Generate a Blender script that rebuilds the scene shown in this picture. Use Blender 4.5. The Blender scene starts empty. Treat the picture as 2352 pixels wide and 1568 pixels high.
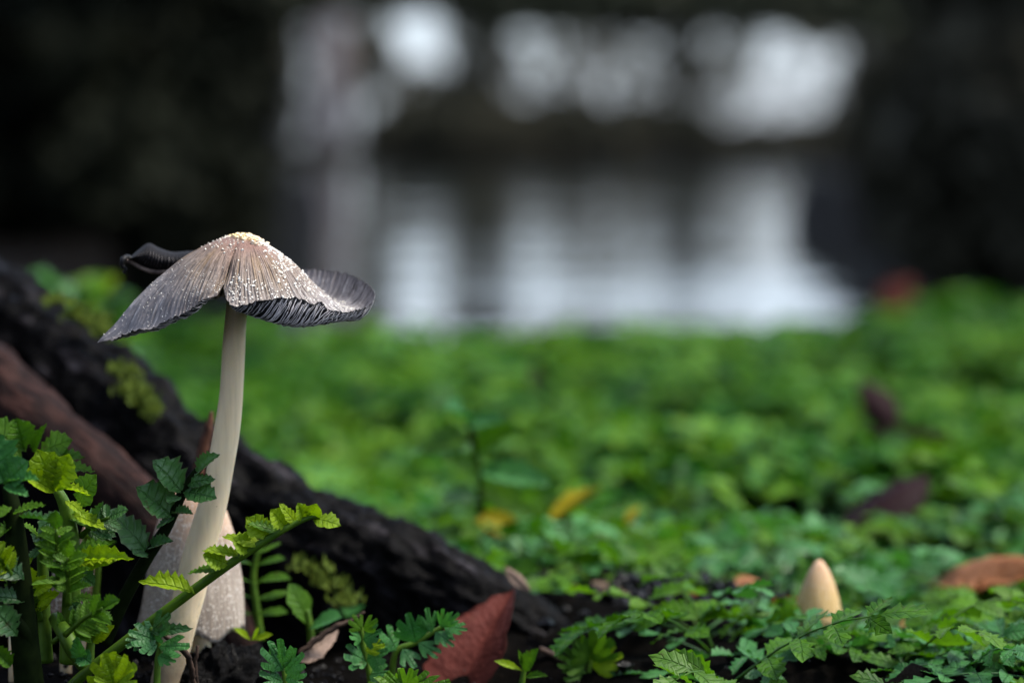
import bpy, math, random
import numpy as np
from mathutils import Vector, Matrix, noise
R = math.radians
rng = np.random.default_rng(7)
random.seed(7)
sc = bpy.context.scene
col = sc.collection

# ------------------------------------------------------------------ camera, sky, sun, exposure
CAM_H = 0.096
LENS, SENSOR = 60.0, 22.3
K = SENSOR / LENS / 2352.0            # radians-ish per pixel of a 2352 px wide picture
HORIZON = 340.0
PITCH = math.atan((784 - HORIZON) * K)
cam_d = bpy.data.cameras.new("camera")
cam = bpy.data.objects.new("camera", cam_d); col.objects.link(cam)
cam.location = (0, 0, CAM_H)
cam.rotation_euler = (R(90) - PITCH, 0, 0)
cam_d.lens = LENS; cam_d.sensor_width = SENSOR
cam_d.clip_start = 0.02; cam_d.clip_end = 3000
cam_d.dof.use_dof = True
cam_d.dof.focus_distance = 0.490
cam_d.dof.aperture_fstop = 6.2
cam_d.dof.aperture_blades = 0
sc.camera = cam

SUN_EL, SUN_AZ = 58.0, 92.0           # azimuth measured from +Y (away from camera) towards +X
world = bpy.data.worlds.new("World"); sc.world = world; world.use_nodes = True
wn = world.node_tree; wn.nodes.clear()
sky = wn.nodes.new("ShaderNodeTexSky"); sky.sky_type = 'NISHITA'; sky.sun_disc = False
sky.sun_elevation = R(SUN_EL); sky.sun_rotation = R(SUN_AZ)
sky.air_density = 1.0; sky.dust_density = 2.0; sky.ozone_density = 1.0
hs = wn.nodes.new("ShaderNodeHueSaturation"); hs.inputs["Saturation"].default_value = 0.42
bg = wn.nodes.new("ShaderNodeBackground"); bg.inputs["Strength"].default_value = 0.15
wo = wn.nodes.new("ShaderNodeOutputWorld")
tn = wn.nodes.new("ShaderNodeMix"); tn.data_type = 'RGBA'; tn.blend_type = 'MULTIPLY'; tn.inputs[0].default_value = 1.0; tn.inputs[7].default_value = (0.86, 0.96, 1.13, 1)   # cool overcast cast
wn.links.new(sky.outputs[0], hs.inputs["Color"]); wn.links.new(hs.outputs[0], tn.inputs[6]); wn.links.new(tn.outputs[2], bg.inputs[0]); wn.links.new(bg.outputs[0], wo.inputs[0])
sun_d = bpy.data.lights.new("sun", 'SUN'); sun_d.energy = 2.7; sun_d.angle = R(16); sun_d.color = (1.0, 0.92, 0.79)
sun = bpy.data.objects.new("sun", sun_d); col.objects.link(sun)
_d = Vector((math.sin(R(SUN_AZ)) * math.cos(R(SUN_EL)), math.cos(R(SUN_AZ)) * math.cos(R(SUN_EL)), math.sin(R(SUN_EL))))
sun.rotation_euler = _d.to_track_quat('Z', 'Y').to_euler(); sun.location = _d * 20
sc.view_settings.view_transform = 'Standard'
sc.view_settings.look = 'None'
sc.view_settings.gamma = 1.0
sc.view_settings.exposure = 1.25
sc.render.engine = 'CYCLES'
sc.cycles.use_denoising = True
sc.cycles.max_bounces = 8
sc.cycles.transparent_max_bounces = 8
sc.cycles.sample_clamp_indirect = 4

_ux = Vector((1, 0, 0)); _fw = Vector((0, math.cos(PITCH), -math.sin(PITCH))); _up = Vector((0, math.sin(PITCH), math.cos(PITCH)))
def W(px, py, Y):
    """point at world depth Y (metres from the camera) seen at pixel (px,py) of the 2352x1568 picture"""
    d = _ux * ((px - 1176) * K) + _up * ((784 - py) * K) + _fw
    return Vector((0, 0, CAM_H)) + d * (Y / d.y)

# ------------------------------------------------------------------ helpers
def mesh(name, verts, faces, uv=None, attrs=None, smooth=True):
    me = bpy.data.meshes.new(name)
    me.from_pydata([tuple(v) for v in verts] if not isinstance(verts, np.ndarray) else verts.tolist(), [], [list(map(int, f)) for f in faces])
    if uv is not None:
        l = me.uv_layers.new(name="UVMap")
        uv = np.asarray(uv, dtype=np.float32)
        idx = np.empty(len(me.loops), dtype=np.int32); me.loops.foreach_get("vertex_index", idx)
        l.data.foreach_set("uv", uv[idx].ravel())
    if attrs:
        for k, a in attrs.items():
            at = me.attributes.new(k, 'FLOAT', 'POINT'); at.data.foreach_set("value", np.asarray(a, dtype=np.float32))
    if smooth:
        me.polygons.foreach_set("use_smooth", np.ones(len(me.polygons), dtype=bool))
    me.update()
    return me
def bigmesh(name, V, F, uv=None, attrs=None):
    """quick mesh for equal-size faces held in numpy arrays"""
    me = bpy.data.meshes.new(name)
    n = F.shape[1]
    me.vertices.add(len(V)); me.vertices.foreach_set("co", V.astype(np.float32).ravel())
    me.loops.add(F.size); me.loops.foreach_set("vertex_index", F.astype(np.int32).ravel())
    me.polygons.add(len(F)); me.polygons.foreach_set("loop_start", np.arange(0, F.size, n, dtype=np.int32))
    me.polygons.foreach_set("use_smooth", np.ones(len(F), dtype=bool))
    me.update(calc_edges=True)
    if uv is not None:
        l = me.uv_layers.new(name="UVMap"); l.data.foreach_set("uv", uv[F.ravel()].astype(np.float32).ravel())
    if attrs:
        for k, a in attrs.items():
            at = me.attributes.new(k, 'FLOAT', 'POINT'); at.data.foreach_set("value", np.asarray(a, dtype=np.float32))
    return me
def ob(name, me, mat=None, parent=None, loc=None):
    o = bpy.data.objects.new(name, me); col.objects.link(o)
    if mat is not None and me is not None and not me.materials: me.materials.append(mat)
    if parent is not None: o.parent = parent
    if loc is not None: o.location = loc
    return o
def tag(o, label=None, cat=None, group=None, kind=None):
    if label: o["label"] = label
    if cat: o["category"] = cat
    if group: o["group"] = group
    if kind: o["kind"] = kind
    return o
def thing(name, label, cat, loc=(0, 0, 0), group=None):
    o = bpy.data.objects.new(name, None); col.objects.link(o); o.location = loc; o.empty_display_size = 0.01
    return tag(o, label, cat, group)
def catmull(P, n):
    P = [Vector(p) for p in P]; out = []
    for i in range(len(P) - 1):
        p0 = P[max(i - 1, 0)]; p1 = P[i]; p2 = P[i + 1]; p3 = P[min(i + 2, len(P) - 1)]
        for j in range(n):
            t = j / n
            out.append(0.5 * ((2 * p1) + (p2 - p0) * t + (2 * p0 - 5 * p1 + 4 * p2 - p3) * t * t + (3 * p1 - p0 - 3 * p2 + p3) * t ** 3))
    out.append(P[-1]); return out
def tube(P, rad, seg=8, cap=True):
    """tube mesh data along points with radii (list or number)"""
    P = [Vector(p) for p in P]; n = len(P)
    rad = [rad] * n if not hasattr(rad, '__len__') else list(rad)
    if len(rad) != n:
        rad = list(np.interp(np.linspace(0, 1, n), np.linspace(0, 1, len(rad)), rad))
    V, F, UV = [], [], []
    ref = Vector((0.13, 0.31, 0.94)).normalized()
    for i, p in enumerate(P):
        t = (P[min(i + 1, n - 1)] - P[max(i - 1, 0)]).normalized()
        a = (ref - t * ref.dot(t))
        if a.length < 1e-4: a = t.orthogonal()
        a.normalize(); ref = a; b = t.cross(a)
        for j in range(seg):
            th = 2 * math.pi * j / seg
            V.append(p + (a * math.cos(th) + b * math.sin(th)) * rad[i]); UV.append((j / seg, i / (n - 1)))
    for i in range(n - 1):
        for j in range(seg):
            k = (j + 1) % seg
            F.append((i * seg + j, i * seg + k, (i + 1) * seg + k, (i + 1) * seg + j))
    if cap:
        F.append(tuple(range(seg))[::-1]); F.append(tuple((n - 1) * seg + j for j in range(seg)))
    return V, F, UV
def smooth01(a, b, x):
    t = np.clip((x - a) / (b - a), 0, 1); return t * t * (3 - 2 * t)

# ------------------------------------------------------------------ materials
def newmat(name):
    m = bpy.data.materials.new(name); m.use_nodes = True
    nt = m.node_tree; nt.nodes.clear()
    out = nt.nodes.new("ShaderNodeOutputMaterial"); p = nt.nodes.new("ShaderNodeBsdfPrincipled")
    nt.links.new(p.outputs[0], out.inputs[0])
    return m, nt, p, out
def N(nt, t, **kw):
    n = nt.nodes.new("ShaderNode" + t)
    for k, v in kw.items():
        if k in ('operation', 'blend_type', 'data_type', 'noise_dimensions', 'attribute_name', 'wave_type', 'feature', 'attribute_type'): setattr(n, k, v)
        else: n.inputs[k.replace('_', ' ')].default_value = v
    return n
def ramp(nt, fac, stops, interp='LINEAR'):
    r = nt.nodes.new("ShaderNodeValToRGB"); cr = r.color_ramp; cr.interpolation = interp
    while len(cr.elements) < len(stops): cr.elements.new(0.5)
    for e, (p, c) in zip(cr.elements, stops):
        e.position = p; e.color = (*c, 1) if len(c) == 3 else c
    if fac is not None: nt.links.new(fac, r.inputs[0])
    return r.outputs[0]
def mixc(nt, f, a, b, mode='MIX'):
    m = nt.nodes.new("ShaderNodeMix"); m.data_type = 'RGBA'; m.blend_type = mode
    for s, v in ((m.inputs[0], f), (m.inputs[6], a), (m.inputs[7], b)):
        if hasattr(v, 'is_linked'): nt.links.new(v, s)
        elif isinstance(v, (int, float)): s.default_value = v
        else: s.default_value = (*v, 1)
    return m.outputs[2]
def math_(nt, op, a, b=0.0, c=0.0):
    m = nt.nodes.new("ShaderNodeMath"); m.operation = op
    for s, v in zip(m.inputs, (a, b, c)):
        if hasattr(v, 'is_linked'): nt.links.new(v, s)
        else: s.default_value = v
    return m.outputs[0]
def attr(nt, name):
    a = nt.nodes.new("ShaderNodeAttribute"); a.attribute_name = name; return a.outputs["Fac"]
def comb(nt, x, y, z=0.0):
    c = nt.nodes.new("ShaderNodeCombineXYZ")
    for s, v in zip(c.inputs, (x, y, z)):
        if hasattr(v, 'is_linked'): nt.links.new(v, s)
        else: s.default_value = v
    return c.outputs[0]
def noise_(nt, vec, scale, detail=3, rough=0.55, out=0):
    n = nt.nodes.new("ShaderNodeTexNoise"); n.inputs["Scale"].default_value = scale; n.inputs["Detail"].default_value = detail; n.inputs["Roughness"].default_value = rough
    if vec is not None: nt.links.new(vec, n.inputs["Vector"])
    return n.outputs[out]
def objco(nt):
    return nt.nodes.new("ShaderNodeTexCoord").outputs["Object"]
def geopos(nt):
    return nt.nodes.new("ShaderNodeNewGeometry").outputs["Position"]
def bump(nt, h, strength, dist, p):
    b = nt.nodes.new("ShaderNodeBump"); b.inputs["Strength"].default_value = strength; b.inputs["Distance"].default_value = dist
    nt.links.new(h, b.inputs["Height"]); nt.links.new(b.outputs[0], p.inputs["Normal"]); return b
def sep_uv(nt):
    u = nt.nodes.new("ShaderNodeTexCoord"); s = nt.nodes.new("ShaderNodeSeparateXYZ"); nt.links.new(u.outputs["UV"], s.inputs[0]); return s.outputs[0], s.outputs[1]

def leaf_mat(name, c_dark, c_light, rough=0.38, trans=0.3, teeth=6.0, tint=None, vein=(.42, .48, .42), edge=None, tcol=None, spec=0.2):
    m, nt, p, out = newmat(name)
    u, v = sep_uv(nt)
    au = math_(nt, 'ABSOLUTE', math_(nt, 'SUBTRACT', u, 0.5))             # 0 at midrib, .5 at the edge
    pos = geopos(nt)
    nz = noise_(nt, pos, 340, 4, 0.65)
    if tint: rnd = attr(nt, tint)
    else:
        oi = nt.nodes.new("ShaderNodeObjectInfo"); rnd = oi.outputs["Random"]
    f = math_(nt, 'ADD', math_(nt, 'MULTIPLY', rnd, 0.75), math_(nt, 'MULTIPLY', math_(nt, 'SUBTRACT', nz, 0.42), 1.6))
    fc = math_(nt, 'MINIMUM', math_(nt, 'MAXIMUM', f, 0.0), 1.0)
    if tint: base = ramp(nt, fc, [(0.0, c_dark), (0.35, (0.014, 0.092, 0.004)), (0.62, c_light), (0.72, (0.045, 0.16, 0.022)), (1.0, (0.07, 0.22, 0.07))])  # upper teal stops paint a sky sheen into some carpet leaves
    else: base = mixc(nt, fc, c_dark, c_light)
    # side veins and midrib
    ph = math_(nt, 'SUBTRACT', math_(nt, 'MULTIPLY', v, teeth), math_(nt, 'MULTIPLY', au, 2.4))
    s = math_(nt, 'SINE', math_(nt, 'MULTIPLY', ph, 6.2832))
    sv = math_(nt, 'POWER', math_(nt, 'MAXIMUM', s, 0.0), 4.0)
    mr = math_(nt, 'MAXIMUM', math_(nt, 'SUBTRACT', 1.0, math_(nt, 'MULTIPLY', au, 22.0)), 0.0)
    vn = math_(nt, 'MINIMUM', math_(nt, 'ADD', math_(nt, 'MULTIPLY', sv, 0.55), mr), 1.0)
    vc = mixc(nt, 1.0, base, vein, 'MULTIPLY')
    vamt = 0.25 if name.startswith('dead') else 0.5
    c = mixc(nt, math_(nt, 'MULTIPLY', vn, vamt), base, vc)
    if edge:
        ef = math_(nt, 'MAXIMUM', math_(nt, 'MULTIPLY', math_(nt, 'SUBTRACT', au, 0.42), 9.0), 0.0)
        c = mixc(nt, math_(nt, 'MULTIPLY', math_(nt, 'MINIMUM', ef, 1.0), noise_(nt, pos, 180, 2)), c, edge)
    # brown blemishes
    bl = math_(nt, 'MULTIPLY', math_(nt, 'MAXIMUM', math_(nt, 'SUBTRACT', noise_(nt, pos, 420, 2), 0.68), 0.0), 6.0)
    c = mixc(nt, math_(nt, 'MINIMUM', bl, 0.7), c, (0.05, 0.035, 0.008))
    nt.links.new(c, p.inputs["Base Color"]); p.inputs["Roughness"].default_value = rough
    p.inputs["Specular IOR Level"].default_value = min(spec, .07) if name.startswith("dead") else spec
    h = math_(nt, 'SUBTRACT', math_(nt, 'MULTIPLY', noise_(nt, pos, 900, 3), 0.5 if vamt > .4 else 1.2), math_(nt, 'MULTIPLY', vn, vamt * 1.2))
    bump(nt, h, 0.8, 0.0004, p)
    tr = nt.nodes.new("ShaderNodeBsdfTranslucent")
    tc = mixc(nt, 1.0, c, tcol or (1.5, 1.6, 0.6), 'MULTIPLY'); nt.links.new(tc, tr.inputs[0])
    mx = nt.nodes.new("ShaderNodeMixShader"); mx.inputs[0].default_value = trans
    nt.links.new(p.outputs[0], mx.inputs[1]); nt.links.new(tr.outputs[0], mx.inputs[2]); nt.links.new(mx.outputs[0], out.inputs[0])
    return m
M = {}
M['leaf_bright'] = leaf_mat('leaf_bright', (0.11, 0.19, 0.004), (0.24, 0.35, 0.006), 0.5, 0.42, vein=(.48, .60, .45))
M['leaf_mid'] = leaf_mat('leaf_mid', (0.030, 0.090, 0.006), (0.085, 0.19, 0.010), 0.48, 0.36)
M['leaf_dark'] = leaf_mat('leaf_dark', (0.020, 0.075, 0.016), (0.050, 0.135, 0.028), 0.42, 0.25, spec=0.4, edge=(0.07, 0.02, 0.03))
M['leaf_blue'] = leaf_mat('leaf_blue', (0.018, 0.095, 0.020), (0.055, 0.19, 0.042), 0.45, 0.25, spec=0.3)
M['leaf_cover'] = leaf_mat('leaf_cover', (0.002, 0.018, 0.0015), (0.105, 0.20, 0.002), 0.5, 0.22, teeth=4.0, tint='tint', spec=0.13)
M['leaf_rosette'] = leaf_mat('leaf_rosette', (0.010, 0.052, 0.003), (0.075, 0.19, 0.005), 0.5, 0.3, teeth=5.0, spec=0.14)
M['leaf_yellow'] = leaf_mat('leaf_yellow', (0.20, 0.17, 0.008), (0.36, 0.30, 0.012), 0.5, 0.3, tcol=(1.2, 1.0, 0.5))
M['dead_red'] = leaf_mat('dead_red', (0.040, 0.008, 0.006), (0.12, 0.032, 0.024), 0.55, 0.12, teeth=8, vein=(1.5, 1.3, 1.2), tcol=(1.3, .8, .6))
M['dead_purple'] = leaf_mat('dead_purple', (0.008, 0.003, 0.004), (0.020, 0.006, 0.008), 0.6, 0.1, teeth=8, spec=0.1, tcol=(1.2, .8, .8))
M['dead_orange'] = leaf_mat('dead_orange', (0.20, 0.07, 0.025), (0.42, 0.20, 0.10), 0.55, 0.2, teeth=8, tcol=(1.3, .9, .6))
M['dead_tan'] = leaf_mat('dead_tan', (0.34, 0.21, 0.075), (0.52, 0.36, 0.16), 0.6, 0.25, teeth=9, vein=(.75, .7, .6), tcol=(1.2, 1.0, .7))
M['dead_grey'] = leaf_mat('dead_grey', (0.11, 0.075, 0.055), (0.24, 0.17, 0.13), 0.6, 0.12, teeth=9, vein=(.75, .7, .6), tcol=(1.2, 1.0, .8))
M['dead_rust'] = leaf_mat('dead_rust', (0.12, 0.025, 0.008), (0.35, 0.09, 0.02), 0.5, 0.2, teeth=8, tcol=(1.3, .8, .5))

def simple_mat(name, c1, c2, scale, rough=0.7, bs=0.4, bd=0.001, stretch=None, spec=0.15, detail=5):
    m, nt, p, out = newmat(name)
    v = objco(nt)
    if stretch:
        mp = nt.nodes.new("ShaderNodeMapping"); mp.inputs["Scale"].default_value = stretch; nt.links.new(v, mp.inputs[0]); v = mp.outputs[0]
    n = noise_(nt, v, scale, detail, 0.62)
    nt.links.new(ramp(nt, n, [(0.32, c1), (0.70, c2)]), p.inputs["Base Color"])
    p.inputs["Roughness"].default_value = rough; p.inputs["Specular IOR Level"].default_value = spec
    bump(nt, n, bs, bd, p)
    return m
M['stalk_green'] = simple_mat('stalk_green', (0.030, 0.075, 0.004), (0.075, 0.14, 0.008), 300, 0.5, 0.2, 0.0003, spec=0.2)
M['stalk_dark'] = simple_mat('stalk_dark', (0.002, 0.004, 0.0012), (0.008, 0.014, 0.003), 300, 0.7, 0.2, 0.0003, spec=0.02)
M['twig'] = simple_mat('twig', (0.012, 0.008, 0.006), (0.075, 0.045, 0.03), 400, 0.6, 0.5, 0.0004)
M['shard'] = simple_mat('shard', (0.02, 0.009, 0.006), (0.12, 0.05, 0.03), 500, 0.6, 0.6, 0.0004)
M['bough'] = simple_mat('bough', (0.02, 0.017, 0.012), (0.07, 0.06, 0.045), 12, 0.9, 0.5, 0.02)
M['trunk_pale'] = simple_mat('trunk_pale', (0.13, 0.108, 0.10), (0.27, 0.23, 0.22), 3, 0.8, 0.4, 0.02, (1, 1, 0.3))
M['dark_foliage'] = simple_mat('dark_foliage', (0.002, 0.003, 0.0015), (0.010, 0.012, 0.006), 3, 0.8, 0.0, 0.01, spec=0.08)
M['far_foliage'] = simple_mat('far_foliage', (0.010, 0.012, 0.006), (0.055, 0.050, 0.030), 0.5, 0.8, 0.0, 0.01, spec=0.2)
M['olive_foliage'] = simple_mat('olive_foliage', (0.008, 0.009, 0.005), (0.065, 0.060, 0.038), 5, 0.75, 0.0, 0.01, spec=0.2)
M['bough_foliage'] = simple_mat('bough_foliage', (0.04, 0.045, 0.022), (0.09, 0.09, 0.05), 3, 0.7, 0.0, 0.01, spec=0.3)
M['moss'] = simple_mat('moss', (0.02, 0.038, 0.003), (0.075, 0.105, 0.006), 500, 0.8, 0.3, 0.0004)

def soil_mat():
    m, nt, p, out = newmat('soil')
    v = geopos(nt)
    n = noise_(nt, v, 140, 8, 0.65); n2 = noise_(nt, v, 9, 4)
    c = ramp(nt, n, [(0.3, (0.0009, 0.0008, 0.0007)), (0.6, (0.0025, 0.002, 0.0016)), (0.8, (0.009, 0.0065, 0.0045))])
    nt.links.new(c, p.inputs["Base Color"])
    nt.links.new(ramp(nt, n2, [(0.35, (0.55,) * 3), (0.6, (0.95,) * 3)]), p.inputs["Roughness"])
    p.inputs["Specular IOR Level"].default_value = 0.02
    bump(nt, n, 0.8, 0.003, p)
    return m
M['soil'] = soil_mat()
def crumb_mat():
    m, nt, p, out = newmat('wet_crumb')
    p.inputs["Base Color"].default_value = (0.003, 0.0025, 0.0025, 1); p.inputs["Specular IOR Level"].default_value = 0.10; p.inputs["Roughness"].default_value = 0.28
    bump(nt, noise_(nt, geopos(nt), 900, 3), 0.6, 0.0006, p)
    return m
M['crumb'] = crumb_mat()
def water_mat():
    m, nt, p, out = newmat('water')
    p.inputs["Base Color"].default_value = (0.010, 0.012, 0.010, 1); p.inputs["Roughness"].default_value = 0.03; p.inputs["IOR"].default_value = 1.33
    mp = nt.nodes.new("ShaderNodeMapping"); mp.inputs["Scale"].default_value = (0.6, 1.0, 1.0); nt.links.new(geopos(nt), mp.inputs[0])
    n = noise_(nt, mp.outputs[0], 1.6, 2, 0.5)
    n2 = noise_(nt, geopos(nt), 0.45, 2, 0.5)
    n = math_(nt, 'ADD', n, math_(nt, 'MULTIPLY', n2, 3.0))
    bump(nt, n, 0.55, 0.02, p)
    return m
M['water'] = water_mat()

# ------------------------------------------------------------------ ground, water
def carpet_y(x):
    """how far the leaf carpet reaches on the bank"""
    x = np.asarray(x, float)
    return 1.30 + 0.03 * np.sin(x * 9.0 + 0.6) + 0.08 * smooth01(0.08, 0.3, x)
def edge_y(x):
    """where the near bank ends and the water begins"""
    x = np.asarray(x, float)
    return carpet_y(x) + 0.06 + 9.0 * smooth01(-0.30, -0.75, x) + 9.0 * smooth01(0.52, 1.1, x)
def ground_z(x, y):
    x = np.asarray(x, float); y = np.asarray(y, float)
    z = -0.007 - 0.006 * np.exp(-(((x + 0.05) / 0.06) ** 2 + ((y - 0.5) / 0.07) ** 2)) + 0.004 * np.sin(x * 17 + 1.3) * np.sin(y * 13 + 0.4) + 0.006 * smooth01(.6, .72, y) * np.sin(x * 41 + 2.0 * np.sin(y * 9)) * np.sin(y * 29 + 1.7 * np.sin(x * 13)) + 0.004 * np.sin(x * 31 + y * 23)
    z = z + 0.012 * smooth01(0.10, 0.32, x) * smooth01(0.7, 1.3, y)
    z = z + 0.02 * np.exp(-(((x + 0.062) / 0.05) ** 2 + ((y - 0.515) / 0.035) ** 2)) * 0.45     # hummock the caps grow on
    e = edge_y(x)
    z = z - 0.75 * smooth01(e, e + 1.0, y)
    far = smooth01(58.6, 60.6, y)
    z = z * (1 - far) + far * (0.03 + 0.25 * smooth01(61, 90, y) + 0.02 * np.sin(x * 1.3))
    return z
def gz(x, y): return float(ground_z(x, y))

def axis(parts):
    out = []
    for a, b, n in parts: out += list(np.linspace(a, b, n, endpoint=False))
    out.append(parts[-1][1]); return np.array(out)
gx = axis([(-600, -40, 12), (-40, -4, 18), (-4, -0.6, 34), (-0.6, -0.2, 50), (-0.2, 0.3, 150), (0.3, 0.7, 50), (0.7, 4, 33), (4, 40, 18), (40, 600, 12)])
gy = axis([(-300, -20, 8), (-20, -1, 12), (-1, 0.42, 16), (0.42, 0.75, 120), (0.75, 2.0, 110), (2.0, 4, 40), (4, 12, 24), (12, 57, 20), (57, 63, 40), (63, 120, 12), (120, 1500, 10)])
XX, YY = np.meshgrid(gx, gy)
ZZ = ground_z(XX, YY)
flat = np.stack([XX.ravel(), YY.ravel(), ZZ.ravel()], 1)
for i in np.nonzero((np.abs(flat[:, 0]) < 1.0) & (flat[:, 1] > 0.3) & (flat[:, 1] < 2.2))[0]:
    p = Vector(flat[i])
    flat[i, 2] += 0.0035 * noise.noise(p * 60) + 0.0022 * noise.noise(p * 170) + 0.0012 * noise.noise(p * 420)
nx, ny = len(gx), len(gy)
ii, jj = np.meshgrid(np.arange(nx - 1), np.arange(ny - 1)); a0 = (jj * nx + ii).ravel()
GF = np.stack([a0, a0 + 1, a0 + nx + 1, a0 + nx], 1)
tag(ob("ground", bigmesh("ground", flat, GF), M['soil']), "dark damp soil of the bank", kind="structure")
WZ = -0.184
wv = np.array([(-300, 1.2, WZ), (300, 1.2, WZ), (300, 60.5, WZ), (-300, 60.5, WZ)], float)
tag(ob("water", bigmesh("water", wv, np.array([[0, 1, 2, 3]])), M['water']), "still pond water mirroring trees and sky", kind="structure")

# ------------------------------------------------------------------ leaf shapes
def leaflet_mesh(name, L=1.0, Wd=0.6, teeth=6, notch=0.80, fold=0.25, droop=0.18, crinkle=0.02, cols=(-1, -.55, 0, .55, 1), seed=0, peak=0.45, twist=0.0, sharp=0.04, thick=0.0):
    """toothed blade along +Y, width along X, upper side +Z, unit length"""
    r = random.Random(seed)
    st = 2 * teeth + 1
    V, F, UV = [], [], []
    nc = len(cols)
    for i in range(st + 1):
        t = i / st
        w = (math.sin(math.pi * t ** (math.log(0.5) / math.log(peak))) ** 0.75) if 0 < t < 1 else 0.0
        w = max(w, 0.03 if i == 0 else 0.0) * Wd / 2
        tip = (i % 2 == 1)
        for c in cols:
            ac = abs(c)
            ww = w * (1.0 if tip else 1 - (1 - notch) * ac ** 2) * (1 + r.uniform(-.16, .12) * ac)
            x = c * ww
            y = t * L + (sharp if tip else -0.01) * ac * L
            z = fold * abs(x) - droop * t * t * L + crinkle * ((1 if tip else -1) if notch < .95 else r.uniform(-1.6, 1.6)) * ac * (1.5 - ac) + r.uniform(-.3, .3) * crinkle
            a = twist * t
            V.append((x * math.cos(a) - z * math.sin(a) * 0, y, z + x * math.sin(a)))
            UV.append((0.5 + c * 0.5, t))
    for i in range(st):
        for j in range(nc - 1):
            F.append((i * nc + j, i * nc + j + 1, (i + 1) * nc + j + 1, (i + 1) * nc + j))
    if thick:
        n = len(V); V2 = [(x, y, z - thick) for x, y, z in V]
        F2 = [tuple(n + k for k in f[::-1]) for f in F]
        bd = [i * nc for i in range(st + 1)] ; bd2 = [i * nc + nc - 1 for i in range(st + 1)]
        for q in range(st):
            F2.append((bd[q + 1], bd[q + 1] + n, bd[q] + n, bd[q])[::-1]); F2.append((bd2[q], bd2[q] + n, bd2[q + 1] + n, bd2[q + 1])[::-1])
        V, F, UV = V + V2, F + F2, UV + UV
    return V, F, UV
def fan_mesh(lobes=5, depth=0.35, sub=2, spread=2.3, cup=0.25, seed=0, rings=3):
    """lobed fan blade (parsley-like) with its stalk end at the origin, pointing +Y, unit length"""
    r = random.Random(seed)
    n = lobes * 2 * sub
    V = [(0, 0, 0)]; UV = [(0.5, 0)]; F = []
    for k in range(1, rings + 1):
        q = k / rings
        for i in range(n + 1):
            u = i / n; ph = (u - 0.5) * spread
            lob = abs(math.sin(math.pi * lobes * u)) ** 0.6
            small = 0.07 * (i % 2)
            rad = (1 - depth * (1 - lob) * q ** 2.0) * (1.0 - 0.28 * abs(2 * u - 1) ** 1.6) * (1 + small * q) * r.uniform(.97, 1.03)
            x = math.sin(ph) * rad * q; y = math.cos(ph) * rad * q * 0.95 + 0.02 * q
            z = cup * q * q * (0.35 * math.cos(2 * math.pi * lobes * u) * 0.25 + abs(x) * 0.5) - 0.15 * q * q
            V.append((x, y, z)); UV.append((u, q))
    for i in range(n): F.append((0, 1 + i + 1, 1 + i))
    for k in range(1, rings):
        a = 1 + (k - 1) * (n + 1); b = a + n + 1
        for i in range(n): F.append((a + i, a + i + 1, b + i + 1, b + i))
    return V, F, UV
SHAPES = {}
def reg(kind, items, mats):
    SHAPES[kind] = []
    for i, (V, F, UV) in enumerate(items):
        SHAPES[kind].append((V, F, UV))
reg('serr', [leaflet_mesh('a', Wd=0.66, teeth=7, notch=.82, fold=f, droop=d, crinkle=.045, seed=i, peak=p, twist=tw, sharp=.03) for i, (f, d, p, tw) in enumerate([(.25, .15, .45, 0), (.5, .25, .5, .2), (.1, .3, .42, -.25), (.7, .1, .48, .1)])], None)
reg('broad', [leaflet_mesh('b', Wd=0.95, teeth=6, notch=.80, fold=f, droop=d, crinkle=.055, seed=10 + i, peak=.58, twist=tw, sharp=.03) for i, (f, d, tw) in enumerate([(.35, .12, 0), (.15, .25, .2), (.55, .2, -.2)])], None)
reg('round', [leaflet_mesh('c', Wd=0.42, teeth=6, notch=.985, fold=f, droop=d, crinkle=.004, seed=20 + i, peak=.6, sharp=0.0) for i, (f, d) in enumerate([(.2, .15), (.35, .25), (-.1, .1)])], None)
reg('fan', [fan_mesh(5, .32, 2, 2.4, .3, 1), fan_mesh(4, .42, 2, 2.1, .4, 2), fan_mesh(3, .45, 2, 1.9, .3, 3)], None)
reg('small', [leaflet_mesh('s', Wd=0.72, teeth=4, notch=.72, fold=f, droop=d, crinkle=.05, cols=(-1, 0, 1), seed=30 + i, peak=.52, twist=tw, sharp=.05) for i, (f, d, tw) in enumerate([(.3, .2, 0), (.1, .35, .25), (.55, .1, -.2), (.2, .5, .1)])], None)
reg('dead', [leaflet_mesh('d', Wd=0.62, teeth=9, notch=.985, fold=f, droop=d, crinkle=.016, cols=(-1, -.75, -.5, -.25, 0, .25, .5, .75, 1), seed=40 + i, peak=.45, twist=tw, sharp=0.0, thick=.006) for i, (f, d, tw) in enumerate([(.6, .3, .5), (-.5, .4, -.4), (.9, -.25, .3), (.2, .7, -.6)])], None)
_cache = {}
def shape_mesh(kind, i, mat):
    key = (kind, i % len(SHAPES[kind]), mat)
    if key not in _cache:
        V, F, UV = SHAPES[kind][key[1]]
        me = mesh(kind + "_blade", V, F, UV); me.materials.append(M[mat]); _cache[key] = me
    return _cache[key]
def frame(p0, p1, nh, wr=1.0):
    d = p1 - p0; L = d.length; y = d.normalized()
    x = y.cross(Vector(nh)); x = x.normalized() if x.length > 1e-5 else y.orthogonal().normalized()
    z = x.cross(y)
    m = Matrix(((x.x * L * wr, y.x * L, z.x * L, p0.x), (x.y * L * wr, y.y * L, z.y * L, p0.y), (x.z * L * wr, y.z * L, z.z * L, p0.z), (0, 0, 0, 1)))
    return m
def put(name, parent, me, m):
    o = bpy.data.objects.new(name, me); col.objects.link(o)
    if parent is not None:
        o.parent = parent; o.matrix_local = parent.matrix_basis.inverted() @ m
    else:
        o.matrix_local = m
    return o
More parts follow.
